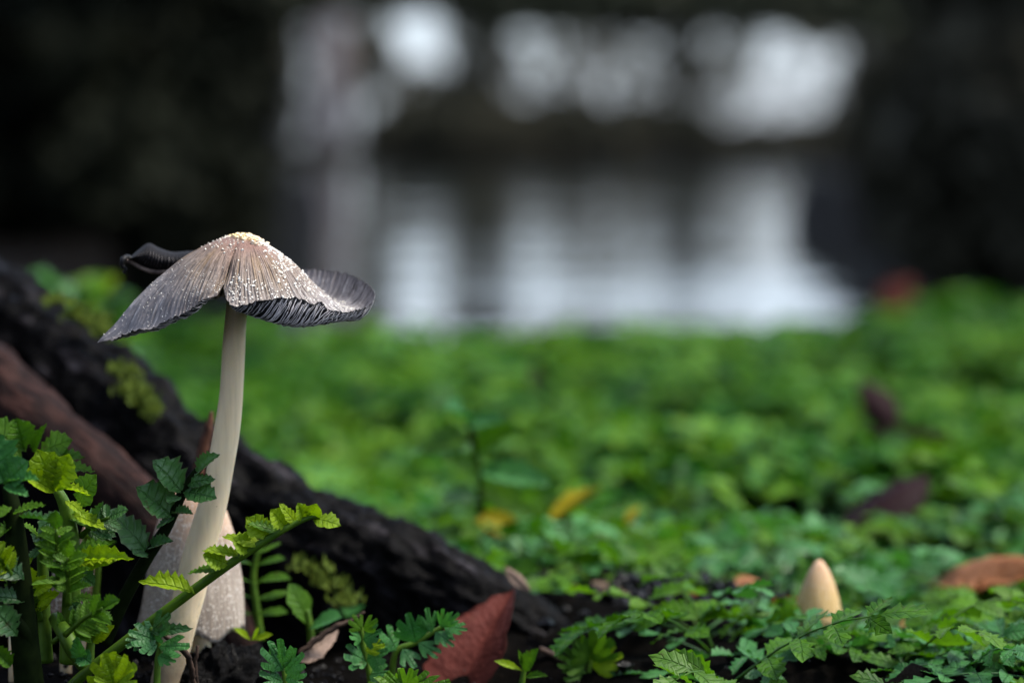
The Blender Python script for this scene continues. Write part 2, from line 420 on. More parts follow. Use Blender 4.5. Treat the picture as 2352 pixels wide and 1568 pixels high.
def stalk(parent, pts, rad, mat='stalk_green', name='stalk', seg=7, n=6):
    P = catmull(pts, n)
    inv = parent.matrix_basis.inverted() if parent else Matrix()
    V, F, UV = tube([inv @ p for p in P], rad, seg)
    return ob(name, mesh(name, V, F, UV), M[mat], parent)
_cnt = [0]
def blade(parent, a, b, Y0, Y1=None, wr=1.0, nh=(0, -.7, .7), mat='leaf_mid', kind='serr', var=None, name='leaflet'):
    _cnt[0] += 1
    p0 = W(a[0], a[1], Y0); p1 = W(b[0], b[1], Y0 if Y1 is None else Y1)
    return put(name, parent, shape_mesh(kind, _cnt[0] if var is None else var, mat), frame(p0, p1, nh, wr))

# ------------------------------------------------------------------ the large ink cap
MU_Y = 0.5
apex = W(565, 541, MU_Y)
base_pt = W(384, 1545, MU_Y + .002)
mush = thing("ink_cap_mushroom", "tall ink cap mushroom with split grey-brown cap and long pale stem", "mushroom", base_pt)
_inv = mush.matrix_basis.inverted()
# profiles: angle -> (r, z) in mm from the apex, 7 rings
PROF = [
 (251, [(0, 0), (3.5, -1.3), (5.6, -3.2), (7.2, -5.2), (8.3, -6.8), (9.0, -7.7), (9.5, -8.4)]),
 (256, [(0, 0), (3.7, -1.3), (6.4, -3.8), (8.4, -6.4), (9.8, -8.2), (10.6, -9.2), (11.2, -10.0)]),
 (261, [(0, 0), (3.9, -1.4), (7.0, -4.0), (9.6, -7.2), (11.4, -9.4), (12.4, -10.7), (13.0, -11.2)]),
 (269, [(0, 0), (4.0, -1.5), (7.8, -4.6), (10.6, -8.0), (12.8, -11.0), (14.0, -12.3), (15.0, -11.7)]),
 (285, [(0, 0.0), (4.2, -1.7), (8.4, -5.2), (11.6, -9.48), (13.8, -12.98), (15.6, -13.52), (17.2, -10.74)]),
 (300, [(0, 0), (4.2, -1.8), (8.6, -5.4), (12.2, -10.2), (14.6, -14.0), (16.4, -14.2), (17.6, -10.4)]),
 (308, [(0, 0), (4.2, -1.8), (8.6, -5.5), (12.4, -10.6), (15.2, -14.7), (17.0, -14.7), (18.0, -10.6)]),
 (314, [(0, 0), (4.2, -1.8), (8.6, -5.5), (12.6, -10.8), (15.6, -14.9), (17.4, -14.8), (18.6, -11.7)]),
 (319, [(0, 0), (4.2, -1.9), (8.7, -5.5), (12.8, -10.8), (16.0, -14.7), (17.9, -14.6), (19.0, -11.3)]),
 (324, [(0, 0), (4.2, -1.9), (8.7, -5.5), (12.9, -10.8), (16.2, -14.6), (18.2, -14.6), (19.4, -12.8)]),
 (336, [(0, 0.0), (4.2, -1.9), (8.8, -5.5), (13.1, -10.54), (16.8, -14.24), (19.0, -14.56), (20.4, -13.32)]),
 (352, [(0, 0.0), (4.3, -2.0), (8.9, -5.5), (13.3, -10.24), (17.4, -13.99), (20.4, -14.46), (22.6, -12.42)]),
 (362, [(0, 0), (4.3, -2.0), (9.0, -5.5), (13.4, -10.0), (17.4, -13.8), (20.6, -14.0), (23.2, -11.0)]),
 (385, [(0, 0), (4.3, -2.0), (9.0, -5.5), (13.0, -9.8), (16.8, -13.0), (20.3, -12.4), (22.6, -8.6)]),
 (405, [(0, 0), (4.3, -2.0), (8.8, -5.4), (12.6, -9.4), (16.2, -12.4), (19.8, -11.4), (21.8, -7.2)]),
 (425, [(0, 0), (4.2, -1.9), (8.6, -5.2), (12.2, -8.8), (15.6, -11.6), (18.6, -10.6), (20.2, -6.9)]),
 (450, [(0, 0), (4.1, -1.7), (8.4, -4.8), (11.8, -8.2), (14.8, -10.8), (16.8, -11.0), (18.0, -9.4)]),
 (485, [(0, 0.0), (4.1, -1.2), (8.4, -3.74), (11.8, -6.76), (14.6, -9.88), (16.6, -11.92), (18.0, -13.0)]),
 (515, [(0, 0.0), (4.2, -0.65), (8.6, -2.76), (12.6, -5.81), (16.6, -9.88), (19.6, -13.62), (21.4, -16.0)]),
 (535, [(0, 0), (4.3, -0.45), (9.0, -2.65), (12.9, -5.4), (18.2, -10.0), (22.2, -14.4), (24.6, -17.3)]),
 (543, [(0, 0), (4.3, -0.45), (9.0, -2.65), (13.0, -5.5), (18.6, -10.2), (23.2, -15.7), (27.0, -19.3)]),
 (550, [(0, 0.0), (4.3, -0.5), (9.0, -2.75), (13.0, -5.88), (18.2, -10.84), (21.8, -17.22), (24.2, -18.88)]),
 (562, [(0, 0.0), (4.3, -0.55), (8.9, -2.96), (12.8, -6.41), (17.0, -11.28), (19.4, -16.62), (21.8, -17.4)]),
 (576, [(0, 0.0), (4.2, -0.75), (8.6, -3.29), (12.2, -6.83), (15.0, -11.04), (16.4, -15.26), (18.2, -15.7)]),
 (589, [(0, 0.0), (4.0, -0.97), (8.0, -3.58), (11.2, -7.1), (13.4, -10.44), (14.4, -13.31), (15.9, -13.3)]),
 (601, [(0, 0.0), (3.8, -1.1), (7.2, -3.57), (9.8, -6.58), (11.6, -9.04), (12.4, -10.76), (13.6, -10.9)]),
 (607, [(0, 0.0), (3.6, -1.3), (6.4, -3.5), (8.4, -5.98), (9.8, -8.14), (10.7, -9.42), (11.3, -10.38)]),
 (611, [(0, 0), (3.5, -1.3), (5.6, -3.2), (7.2, -5.2), (8.3, -6.8), (9.0, -7.7), (9.5, -8.4)]),
]
pa = np.array([p[0] for p in PROF], float); pt = np.array([p[1] for p in PROF], float)      # (n,7,2)
def hermite(xk, yk, x):
    """monotone-ish cubic interpolation along axis 0"""
    h = np.diff(xk); d = np.diff(yk, axis=0) / h.reshape(-1, *([1] * (yk.ndim - 1)))
    m = np.zeros_like(yk); m[0] = d[0]; m[-1] = d[-1]
    m[1:-1] = np.where(d[:-1] * d[1:] > 0, 2 * d[:-1] * d[1:] / np.where(d[:-1] + d[1:] == 0, 1, d[:-1] + d[1:]), 0)
    i = np.clip(np.searchsorted(xk, x, side='right') - 1, 0, len(xk) - 2)
    t = (x - xk[i]) / h[i]; sh = (-1,) + (1,) * (yk.ndim - 1)
    t = t.reshape(sh); hh = h[i].reshape(sh)
    return ((1 + 2 * t) * (1 - t) ** 2 * yk[i] + t * (1 - t) ** 2 * hh * m[i] + t * t * (3 - 2 * t) * yk[i + 1] + t * t * (t - 1) * hh * m[i + 1])
def cap_points(th, ns):
    """(len(th), ns, 3) metres relative to apex"""
    ring = hermite(pa, pt, th)                                  # (T,7,2)
    s = np.linspace(0, 1, ns)
    rs = hermite(np.linspace(0, 1, 7), np.moveaxis(ring, 1, 0), s)      # (ns,T,2)
    # catmull instead of monotone for round turns
    k = np.clip((s * 6).astype(int), 0, 5); t = (s * 6 - k).reshape(-1, 1, 1)
    P = np.moveaxis(ring, 1, 0)
    p0 = P[np.maximum(k - 1, 0)].copy(); p1 = P[k]; p2 = P[k + 1]; p3 = P[np.minimum(k + 2, 6)]
    p0[k == 0] = P[1] * np.array([-1, 1])
    rs = 0.5 * (2 * p1 + (p2 - p0) * t + (2 * p0 - 5 * p1 + 4 * p2 - p3) * t ** 2 + (3 * p1 - p0 - 3 * p2 + p3) * t ** 3)
    rr, zz = rs[..., 0].T, rs[..., 1].T
    a = np.radians(th)[:, None]
    return np.stack([rr * np.cos(a), rr * np.sin(a), zz], -1) * 0.001
NT, NS = 900, 84
th = np.linspace(251, 611, NT)
# ragged margin: vary how far each ray reaches
CP = cap_points(th, NS)
sarr = np.linspace(0, 1, NS)
jag = np.array([noise.noise(Vector((t * .35, 3.1, 0))) * .6 + noise.noise(Vector((t * 1.3, 9.1, 0))) * .5 for t in th])
def normals(P):
    dt = np.gradient(P, axis=0); ds = np.gradient(P, axis=1); n = np.cross(dt, ds)
    l = np.linalg.norm(n, axis=-1, keepdims=True); n = n / np.maximum(l, 1e-12)
    n[:, 0] = (0, 0, 1)
    flip = (n[:, NS // 4, 2] < 0); n[flip] *= -1
    return n
CN = normals(CP)
rad = np.hypot(CP[..., 0], CP[..., 1])
pl = np.zeros((NT, NS))
for i in range(NT):
    for j in range(NS):
        t = th[i]; s = sarr[j]
        pl[i, j] = noise.noise(Vector((t * 0.55 + 3 * noise.noise(Vector((s * 2, t * .05, 1))), s * 1.3, 2.0)))
ridge = np.cos(np.radians(th) * 118 + 2.0 * np.array([noise.noise(Vector((t * .12, 0, 5))) for t in th]))[:, None]
amp = smooth01(0.10, 0.55, sarr)[None, :]
disp = (0.00006 * ridge * amp + 0.00030 * pl * amp)
wob = np.array([[noise.noise(Vector((CP[i, j, 0] * 160, CP[i, j, 1] * 160, CP[i, j, 2] * 160))) for j in range(NS)] for i in range(NT)])
disp += 0.00055 * wob * smooth01(0.2, 0.8, sarr)[None, :]
CPd = CP + CN * disp[..., None]
tip_dir = CPd[:, -1] - CPd[:, -3]; tip_dir /= np.maximum(np.linalg.norm(tip_dir, axis=-1, keepdims=True), 1e-9)
for q, k in ((1, 1.0), (2, .75), (3, .5), (4, .3)):
    CPd[:, -q] += tip_dir * (jag * 0.0006 * k)[:, None]
under = CPd - CN * (0.00026 * (1 - 0.6 * sarr))[None, :, None]
rel = np.array(apex - base_pt)
V = np.concatenate([CPd.reshape(-1, 3), under.reshape(-1, 3)]) + rel
i0, j0 = np.meshgrid(np.arange(NT - 1), np.arange(NS - 1), indexing='ij'); a = (i0 * NS + j0).ravel(); n = NT * NS
F1 = np.stack([a, a + NS, a + NS + 1, a + 1], 1)[:, ::-1]
F2 = np.stack([a, a + NS, a + NS + 1, a + 1], 1) + n
e = np.arange(NT - 1) * NS + NS - 1
F3 = np.stack([e, e + NS, e + NS + n, e + n], 1)
att_s = np.tile(np.tile(sarr, NT), 2); att_t = np.tile(np.repeat(th / 360.0, NS), 2); att_u = np.concatenate([np.zeros(n), np.ones(n)])
att_r = np.tile(rad.ravel() / 0.02, 2)
def cap_mat():
    m, nt, p, out = newmat('ink_cap_skin')
    s = attr(nt, 's'); t = attr(nt, 'th'); und = attr(nt, 'und'); rr = attr(nt, 'rad')
    pos = geopos(nt)
    warp = math_(nt, 'MULTIPLY', noise_(nt, pos, 120, 2), 0.012)
    streak = noise_(nt, comb(nt, math_(nt, 'MULTIPLY', math_(nt, 'ADD', t, warp), 70.0), math_(nt, 'MULTIPLY', s, 1.6)), 1.0, 4, 0.6)
    fine = noise_(nt, comb(nt, math_(nt, 'MULTIPLY', math_(nt, 'ADD', t, warp), 190.0), math_(nt, 'MULTIPLY', s, 5.0)), 1.0, 3, 0.6)
    blot = noise_(nt, pos, 330, 4, 0.6)
    base = ramp(nt, rr, [(0.0, (0.30, 0.20, 0.14)), (0.20, (0.27, 0.15, 0.115)), (0.36, (0.22, 0.15, 0.115)), (0.55, (0.205, 0.165, 0.14)), (0.75, (0.205, 0.182, 0.178)), (1.0, (0.20, 0.185, 0.19))])
    # ochre between the ribs in the middle zone
    och = math_(nt, 'MULTIPLY', ramp(nt, rr, [(0.2, (0,) * 3), (0.42, (1,) * 3), (0.7, (0.1,) * 3)]), ramp(nt, streak, [(0.45, (0,) * 3), (0.62, (1,) * 3)]))
    c = mixc(nt, math_(nt, 'MULTIPLY', och, 0.65), base, (0.20, 0.12, 0.045))
    dk = math_(nt, 'MULTIPLY', ramp(nt, fine, [(0.38, (1,) * 3), (0.47, (0,) * 3)]), ramp(nt, rr, [(0.18, (0,) * 3), (0.5, (0.75,) * 3), (1.0, (1,) * 3)]))
    dk = math_(nt, 'MULTIPLY', dk, ramp(nt, streak, [(0.34, (1,) * 3), (0.60, (0.25,) * 3)]))
    c = mixc(nt, math_(nt, 'MULTIPLY', dk, 0.95), c, (0.026, 0.022, 0.024))
    lt = math_(nt, 'MULTIPLY', ramp(nt, fine, [(0.58, (0,) * 3), (0.70, (1,) * 3)]), ramp(nt, rr, [(0.4, (0,) * 3), (0.8, (1,) * 3)]))
    c = mixc(nt, math_(nt, 'MULTIPLY', lt, 0.7), c, (0.55, 0.53, 0.52))
    c = mixc(nt, math_(nt, 'MULTIPLY', ramp(nt, blot, [(0.3, (1,) * 3), (0.5, (0,) * 3)]), 0.4), c, (0.07, 0.055, 0.055))
    mg = ramp(nt, s, [(0.92, (0,) * 3), (0.99, (1,) * 3)])
    c = mixc(nt, math_(nt, 'MULTIPLY', mg, 0.65), c, (0.035, 0.03, 0.034))
    c = mixc(nt, und, c, (0.010, 0.009, 0.010))
    nt.links.new(c, p.inputs["Base Color"]); p.inputs["Roughness"].default_value = 0.55
    p.inputs["Specular IOR Level"].default_value = 0.4
    h = math_(nt, 'ADD', math_(nt, 'MULTIPLY', fine, 0.7), math_(nt, 'MULTIPLY', blot, 0.5))
    bump(nt, h, 1.0, 0.0009, p)
    return m
capo = ob("cap", bigmesh("cap", V, np.concatenate([F1, F2, F3]), attrs={'s': att_s, 'th': att_t, 'und': att_u, 'rad': att_r}), cap_mat(), mush)
capo["label"] = "split umbrella-shaped cap with dark upturned brim and white flecks"
# gills: thin plates under the cap
def gill_mat():
    m, nt, p, out = newmat('ink_gill')
    e = attr(nt, 'edge'); nz = noise_(nt, geopos(nt), 700, 3)
    f = math_(nt, 'MULTIPLY', ramp(nt, e, [(0.80, (0,) * 3), (0.98, (1,) * 3)]), ramp(nt, nz, [(0.3, (0.45,) * 3), (0.6, (1,) * 3)]))
    c = mixc(nt, f, (0.006, 0.005, 0.0055), (0.75, 0.69, 0.68))
    nt.links.new(c, p.inputs["Base Color"]); p.inputs["Roughness"].default_value = 0.75; p.inputs["Specular IOR Level"].default_value = 0.12
    return m
GV, GFc, GE = [], [], []
NG, gs = 330, 30
gi = np.linspace(3, NT - 4, NG) + rng.uniform(-.8, .8, NG)
for g in range(NG):
    i = int(round(gi[g])); j = np.linspace(int(NS * .14), NS - 2, gs).astype(int)
    tg = th[i]; sw = float(np.interp(tg, [251, 256, 270, 300, 350, 380, 480, 540, 560, 600, 611], [10, 18, 26, 20, 9, 3, 0, 0, -12, -16, -4]))
    iv = np.clip(np.round(i + sw * NT / 360 * np.clip((sarr[j] - .45) / .55, 0, 1)).astype(int), 1, NT - 2)
    P = under[iv, j]; Nn = CN[iv, j]; T = CPd[iv + 1, j] - CPd[iv - 1, j]
    T = T / np.maximum(np.linalg.norm(T, axis=1, keepdims=True), 1e-9)
    sj = sarr[j]
    dep = (0.0007 * np.minimum(1, (sj - .1) / .25) * np.clip((1.0 - sj) / .30, 0.03, 1) ** 0.7) * (0.75 + 0.5 * rng.random())
    bend = (rng.uniform(-.6, .6)) * dep + 0.00018 * np.sin(sj * 20 + rng.uniform(0, 6))
    b0 = len(GV)
    for q in range(gs):
        for (ed, off) in ((0, -1), (.75, -1), (1, -.8), (1, .8), (.75, 1), (0, 1)):
            GV.append(P[q] + Nn[q] * (0.0001) - Nn[q] * dep[q] * ed + T[q] * (off * 0.00007 + bend[q] * ed) + rel); GE.append(ed)
    for q in range(gs - 1):
        for k in range(5):
            x = b0 + q * 6 + k; GFc.append((x, x + 1, x + 7, x + 6))
ob("gills", bigmesh("gills", np.array(GV), np.array(GFc), attrs={'edge': GE}), gill_mat(), mush)["label"] = "black gills with thin pale edges under the brim"
# curled back flap of the torn brim
Lw = catmull([(480, 590, 0), (432, 610, 0), (395, 621, 0), (355, 623, 0), (325, 614, 0), (302, 601, 0), (288, 597, 0)], 20)
Up = catmull([(480, 578, 0), (432, 579, 0), (395, 581, 0), (365, 572, 0), (340, 561, 0), (316, 577, 0), (300, 592, 0)], 20)
FV, FF, FE = [], [], []; nq = 12; nl = len(Lw)
for i in range(nl):
    rb = (i * 1.0) % 1
    for q in range(nq):
        t = q / (nq - 1)
        x = Lw[i].x * (1 - t) + Up[i].x * t + 6 * math.sin(math.pi * t); y = Lw[i].y * (1 - t) + Up[i].y * t
        Yd = 0.512 - 0.003 * math.sin(math.pi * min(t * 1.0, 1)) + (0.003 if t > .8 else 0) * (t - .8) * 5
        Yd += 0.00012 * math.cos(i * 2 * math.pi / 5.0 + .8 * math.sin(i * .2)) - .0003
        FV.append(W(x, y, Yd) - base_pt); FE.append((0.89 if (i + (i // 13)) % 5 == 0 and 38 < i < 100 else 0.2) * (1 if .15 < t < .78 else 0.2))
for i in range(nl - 1):
    for q in range(nq - 1):
        a = i * nq + q; FF.append((a, a + nq, a + nq + 1, a + 1))
n0 = len(FV)
FV += [v + Vector((0, 0.0009, 0.0002)) for v in FV]; FE += [0.1] * n0; FF += [tuple(n0 + k for k in f[::-1]) for f in FF]
def join_data(items):
    V, F = [], []
    for v, f in items:
        b = len(V); V += list(v); F += [tuple(b + k for k in q) for q in f]
    return V, F
ob("curled_flap", mesh("curled_flap", FV, FF, attrs={'edge': FE}), gill_mat(), mush)["label"] = "black torn flap curled up behind the cap"
M['rim'] = simple_mat('rim', (0.03, 0.022, 0.022), (0.20, 0.15, 0.12), 600, 0.6, 0.4, 0.0003)
r1 = tube([W(p.x, p.y + 1, 0.5105) - base_pt for p in Lw[10:]], [.0003, .00045, .0004, .0004], 6)
r2 = tube([p - base_pt for p in catmull([W(304, 600, .511), W(292, 592, .511), W(283, 596, .510), W(281, 609, .510), W(288, 618, .51), W(284, 628, .51)], 6)], [.00075, .0006, .0005, .0003], 6)
V_, F_ = join_data([(r1[0], r1[1])]); ob("flap_rim", mesh("flap_rim", V_, F_), M['rim'], mush)
M['ink_black'] = simple_mat('ink_black', (0.004, 0.004, 0.004), (0.012, 0.011, 0.012), 500, 0.5, 0.3, 0.0003)
ob("flap_tendril", mesh("flap_tendril", r2[0], r2[1]), M['ink_black'], mush)
# flecks
def fleck_mat():
    m, nt, p, out = newmat('fleck')
    t = attr(nt, 'warm')
    nt.links.new(mixc(nt, t, (0.80, 0.77, 0.70), (0.80, 0.56, 0.24)), p.inputs["Base Color"]); p.inputs["Roughness"].default_value = 0.7
    return m
KV, KF, KW = [], [], []
def fleck(i, j, size, warm, high=1.0):
    p = CPd[i, j] + (CPd[i, min(j + 1, NS - 1)] - CPd[i, j]) * rng.uniform(-.6, .6) + (CPd[i + 1, j] - CPd[i, j]) * rng.uniform(-.6, .6) + rel; nn = CN[i, j]; t = np.cross(nn, rng.normal(size=3)); t /= np.linalg.norm(t); b = np.cross(nn, t)
    b0 = len(KV); k = 4
    ang = np.sort(rng.uniform(0, 2 * np.pi, k)); ang = np.linspace(0, 2 * np.pi, k, endpoint=False) + rng.uniform(-.5, .5, k)
    for a in ang: KV.append(p - nn * 0.0001 + (t * math.cos(a) + b * math.sin(a)) * size * rng.uniform(.55, 1.0)); KW.append(warm)
    for a in ang: KV.append(p + nn * size * high * rng.uniform(.5, 1.3) + (t * math.cos(a) + b * math.sin(a)) * size * rng.uniform(.25, .85)); KW.append(warm)
    for q in range(k): KF.append((b0 + q, b0 + (q + 1) % k, b0 + k + (q + 1) % k, b0 + k + q))
    KF.append((b0 + k, b0 + k + 1, b0 + k + 2, b0 + k + 3))
def at_theta(d):
    d = d % 360
    if d < 251: d += 360
    return min(max(int((d - 251) / 360 * (NT - 1)), 1), NT - 2)
for k in range(170):                                    # cream crown at the top
    s = 0.115 * rng.random() ** .6; fleck(at_theta(rng.uniform(0, 360)), int(s * NS), rng.uniform(.0002, .0006), rng.uniform(.45, 1), .9)
for k in range(70):
    s = rng.uniform(.06, .16); fleck(at_theta(rng.uniform(-80, 130)), int(s * NS), rng.uniform(.0003, .0006), rng.uniform(.2, .6), 1.1)
nf = 0
while nf < 2900:                                        # powder on the sunny side
    d = rng.uniform(-100, 95); s = rng.uniform(.13, .80)
    dens = 1.0 if d > -52 else (0.03 if s < .42 else 0.55)
    if -52 < d < -30 and s < .30: dens = 0.10
    if noise.noise(Vector((d * .12, s * 14, 0))) < -.18: dens *= .35
    if rng.random() > dens: continue
    sz = rng.uniform(.00007, .00032) * (1.25 - .6 * s)
    if rng.random() < .06: sz *= 1.6
    fleck(at_theta(d), int(s * NS), sz, max(0, rng.uniform(-.25, .35) * (1.1 - s)), .55); nf += 1
for k in range(60):
    d = rng.uniform(150, 255); s = rng.uniform(.10, .30); fleck(at_theta(d), int(s * NS), rng.uniform(.0001, .0003), .15)
for k in range(330):
    d = rng.uniform(165, 251); s = rng.uniform(.45, .93); fleck(at_theta(d), int(s * NS), rng.uniform(.00007, .00016), 0, .8)
fl = ob("flecks", bigmesh("flecks", np.array(KV), np.array(KF)), fleck_mat(), mush); fl["kind"] = "stuff"; fl["label"] = "white and cream powdery flecks on the cap"
at = fl.data.attributes.new('warm', 'FLOAT', 'POINT'); at.data.foreach_set("value", np.array(KW, np.float32))
fl.data.polygons.foreach_set("use_smooth", np.zeros(len(fl.data.polygons), bool))
# stem
def stem_mat():
    m, nt, p, out = newmat('pale_stem')
    v = objco(nt); mp = nt.nodes.new("ShaderNodeMapping"); mp.inputs["Scale"].default_value = (1, 1, 0.08); nt.links.new(v, mp.inputs[0])
    n = noise_(nt, mp.outputs[0], 900, 4); n2 = noise_(nt, v, 90, 3)
    c = mixc(nt, n2, (0.66, 0.51, 0.30), (0.80, 0.66, 0.43))
    c = mixc(nt, math_(nt, 'MULTIPLY', ramp(nt, n, [(0.3, (1,) * 3), (0.55, (0,) * 3)]), .35), c, (0.45, 0.35, 0.24))
    sp = ramp(nt, noise_(nt, v, 1500, 2), [(0.72, (0,) * 3), (0.78, (1,) * 3)])
    c = mixc(nt, math_(nt, 'MULTIPLY', sp, .5), c, (0.14, 0.09, 0.05))
    sx = nt.nodes.new("ShaderNodeSeparateXYZ"); nt.links.new(v, sx.inputs[0])
    dirt = math_(nt, 'MULTIPLY', ramp(nt, math_(nt, 'ADD', math_(nt, 'MULTIPLY', sx.outputs[2], 40.0), math_(nt, 'MULTIPLY', noise_(nt, v, 400, 4, .7), 0.5)), [(0.25, (1,) * 3), (0.75, (0,) * 3)]), .8)
    c = mixc(nt, dirt, c, (0.10, 0.07, 0.045))
    ink = ramp(nt, noise_(nt, mp.outputs[0], 420, 3, .6), [(0.66, (0,) * 3), (0.74, (1,) * 3)])
    c = mixc(nt, math_(nt, 'MULTIPLY', ink, .3), c, (0.20, 0.15, 0.10))
    nt.links.new(c, p.inputs["Base Color"]); p.inputs["Roughness"].default_value = 0.5; p.inputs["Specular IOR Level"].default_value = 0.3
    p.inputs["Subsurface Weight"].default_value = 0.5; p.inputs["Subsurface Radius"].default_value = (1.0, .65, .4); p.inputs["Subsurface Scale"].default_value = 0.002
    bump(nt, n, 0.25, 0.0003, p)
    return m
SP = [(560, 556, 34), (550, 640, 46), (545, 700, 50), (538, 800, 53), (530, 900, 54), (519, 1000, 58), (502, 1100, 63), (476, 1200, 70), (449, 1300, 72), (426, 1400, 72), (405, 1480, 70), (384, 1545, 64), (372, 1600, 60)]
P = catmull([W(x, y, MU_Y + .0015) for x, y, w in SP], 8)
rr_ = [w / 2 * K * MU_Y for x, y, w in SP]
V, F, UV = tube([p - base_pt for p in P], rr_, 40)
V = [v + (v.normalized() if False else Vector((0, 0, 0))) + Vector((noise.noise(v * 90), noise.noise(v * 90 + Vector((5, 0, 0))), 0)) * 0.00035 for v in V]
ob("stem", mesh("stem", V, F, UV), stem_mat(), mush)

# ------------------------------------------------------------------ young bell-shaped caps
def young_mat(name, c1, c2, fl):
    m, nt, p, out = newmat(name)
    u, v = sep_uv(nt); pos = geopos(nt)
    st = noise_(nt, comb(nt, math_(nt, 'MULTIPLY', u, 110.0), math_(nt, 'MULTIPLY', v, 4.0)), 1.0, 4, 0.6)
    c = mixc(nt, ramp(nt, st, [(0.3, (0,) * 3), (0.7, (1,) * 3)]), c1, c2)
    c = mixc(nt, ramp(nt, v, [(0.0, (1,) * 3), (0.45, (0,) * 3)]), c, (0.50, 0.31, 0.19))
    f = ramp(nt, noise_(nt, pos, 1700, 2), [(0.55, (0,) * 3), (0.63, (1,) * 3)])
    c = mixc(nt, math_(nt, 'MULTIPLY', f, fl), c, (0.60, 0.55, 0.48))
    nt.links.new(c, p.inputs["Base Color"]); p.inputs["Roughness"].default_value = 0.65
    p.inputs["Specular IOR Level"].default_value = 0.2; p.inputs["Subsurface Weight"].default_value = 0.25; p.inputs["Subsurface Radius"].default_value = (1, .6, .4); p.inputs["Subsurface Scale"].default_value = 0.0015
    bump(nt, math_(nt, 'ADD', st, f), 0.45, 0.0002, p)
    return m
M['young_pale'] = young_mat('young_pale', (0.15, 0.115, 0.085), (0.36, 0.305, 0.25), 0.55)
M['young_tan'] = young_mat('young_tan', (0.30, 0.185, 0.06), (0.52, 0.37, 0.16), 0.25)
M['young_brown'] = young_mat('young_brown', (0.12, 0.085, 0.06), (0.22, 0.155, 0.11), 0.6)
def young(label, bx, by, tx, ty, rb, Y, mat, plic=46, prof=None):
    p0 = W(bx, by, Y); p1 = W(tx, ty, Y); ax = p1 - p0; H = ax.length; r0 = rb * K * Y
    foot = Vector((p0.x, p0.y, gz(p0.x, p0.y) - .004))
    t = thing("young_ink_cap", label, "mushroom", foot, "young bell-shaped ink caps")
    q = Vector((0, 0, 1)).rotation_difference(ax.normalized()).to_matrix()
    prof = prof or [(0.0, 1.0), (.16, .992), (.34, .965), (.5, .91), (.63, .82), (.74, .68), (.83, .5), (.90, .32), (.96, .15), (1.0, .02), (1.005, -.02), (.95, -.015), (.86, .1), (.5, .6)]
    nr, V, F, UV = 132, [], [], []
    for k, (a, h) in enumerate(prof):
        for i in range(nr):
            an = 2 * math.pi * i / nr
            pr = 1 + 0.009 * math.cos(an * plic + 3 * noise.noise(Vector((math.cos(an) * 2, math.sin(an) * 2, 7)))) * min(1, max(0, (1 - h) * 1.6)) + 0.07 * noise.noise(Vector((math.cos(an) * 1.5, math.sin(an) * 1.5, h * 3 + bx)))
            hz = h + (0.06 * noise.noise(Vector((math.cos(an) * 3, math.sin(an) * 3, bx))) if h < .1 else 0)
            V.append(p0 - foot + q @ Vector((a * r0 * pr * math.cos(an), a * r0 * pr * math.sin(an), hz * H))); UV.append((i / nr, 1 - min(1, max(0, h))))
    for k in range(len(prof) - 1):
        for i in range(nr):
            j = (i + 1) % nr; F.append((k * nr + i, (k + 1) * nr + i, (k + 1) * nr + j, k * nr + j))
    ob("cap", mesh("cap", V, F, UV), M[mat], t)
    sV, sF, sU = tube([Vector((0, 0, 0)), (p0 - foot) * .6 + Vector((0, 0, 0)), p0 - foot + ax * .6], [r0 * .42, r0 * .36, r0 * .3], 18)
    ob("stem", mesh("stem", sV, sF, sU), bpy.data.materials['pale_stem'], t)
    return t
young("young bell-shaped ink cap with ribbed grey-white sides behind the tall stem", 440, 1436, 446, 1120, 124, 0.520, 'young_pale')
young("young brown flecked ink cap standing among the leafy stalks beside the root", 150, 1432, 152, 1195, 36, 0.512, 'young_brown', 30)
young("small young ink cap with peach tip beneath the toothed leaves", 196, 1400, 203, 1205, 30, 0.519, 'young_brown', 30)
young("small tan conical mushroom bud with pinkish tip among broad green leaves", 1878, 1462, 1882, 1284, 62, .552, 'young_tan', 24,
      [(0.0, 1.0), (.10, .985), (.22, .94), (.38, .85), (.56, .70), (.74, .52), (.89, .32), (.98, .14), (1.0, .03), (.97, -.02), (.9, -.02), (.8, .1), (.4, .6)])
young("small pale young ink cap at the foot of the thick dark stalk", 28, 1440, 30, 1345, 26, 0.505, 'young_pale', 26)

# ------------------------------------------------------------------ tree root and tree beside the view
def root_mat():
    m, nt, p, out = newmat('wet_bark')
    pos = geopos(nt)
    mp = nt.nodes.new("ShaderNodeMapping"); mp.inputs["Rotation"].default_value = (0, R(-38), 0); mp.inputs["Scale"].default_value = (1, 1, 1); nt.links.new(pos, mp.inputs[0])
    m2 = nt.nodes.new("ShaderNodeMapping"); m2.inputs["Scale"].default_value = (0.25, 1, 1); nt.links.new(mp.outputs[0], m2.inputs[0])
    n = noise_(nt, m2.outputs[0], 190, 6, 0.65)
    c = ramp(nt, n, [(0.50, (0.0006, 0.0005, 0.0006)), (0.60, (0.003, 0.0026, 0.003)), (0.72, (0.045, 0.040, 0.044))])
    nt.links.new(c, p.inputs["Base Color"]); p.inputs["Roughness"].default_value = 0.5; p.inputs["Specular IOR Level"].default_value = 0.04
    bump(nt, n, 1.0, 0.002, p)
    return m
M['bark'] = root_mat()
rpts = [(-1500, 120, .74, 34), (-900, 320, .69, 27), (-420, 560, .655, 21), (-125, 752, .635, 18.5), (130, 905, .612, 16.0), (360, 1072, .592, 14.0), (560, 1185, .58, 12.5), (745, 1262, .572, 11.0), (950, 1322, .567, 9.5), (1150, 1425, .562, 8.0), (1330, 1530, .56, 5.5), (1450, 1600, .558, 3.5)]
RP = catmull([W(x, y, d) for x, y, d, r in rpts], 26)
RR = np.interp(np.linspace(0, len(rpts) - 1, len(RP)), range(len(rpts)), [r * .001 for x, y, d, r in rpts])
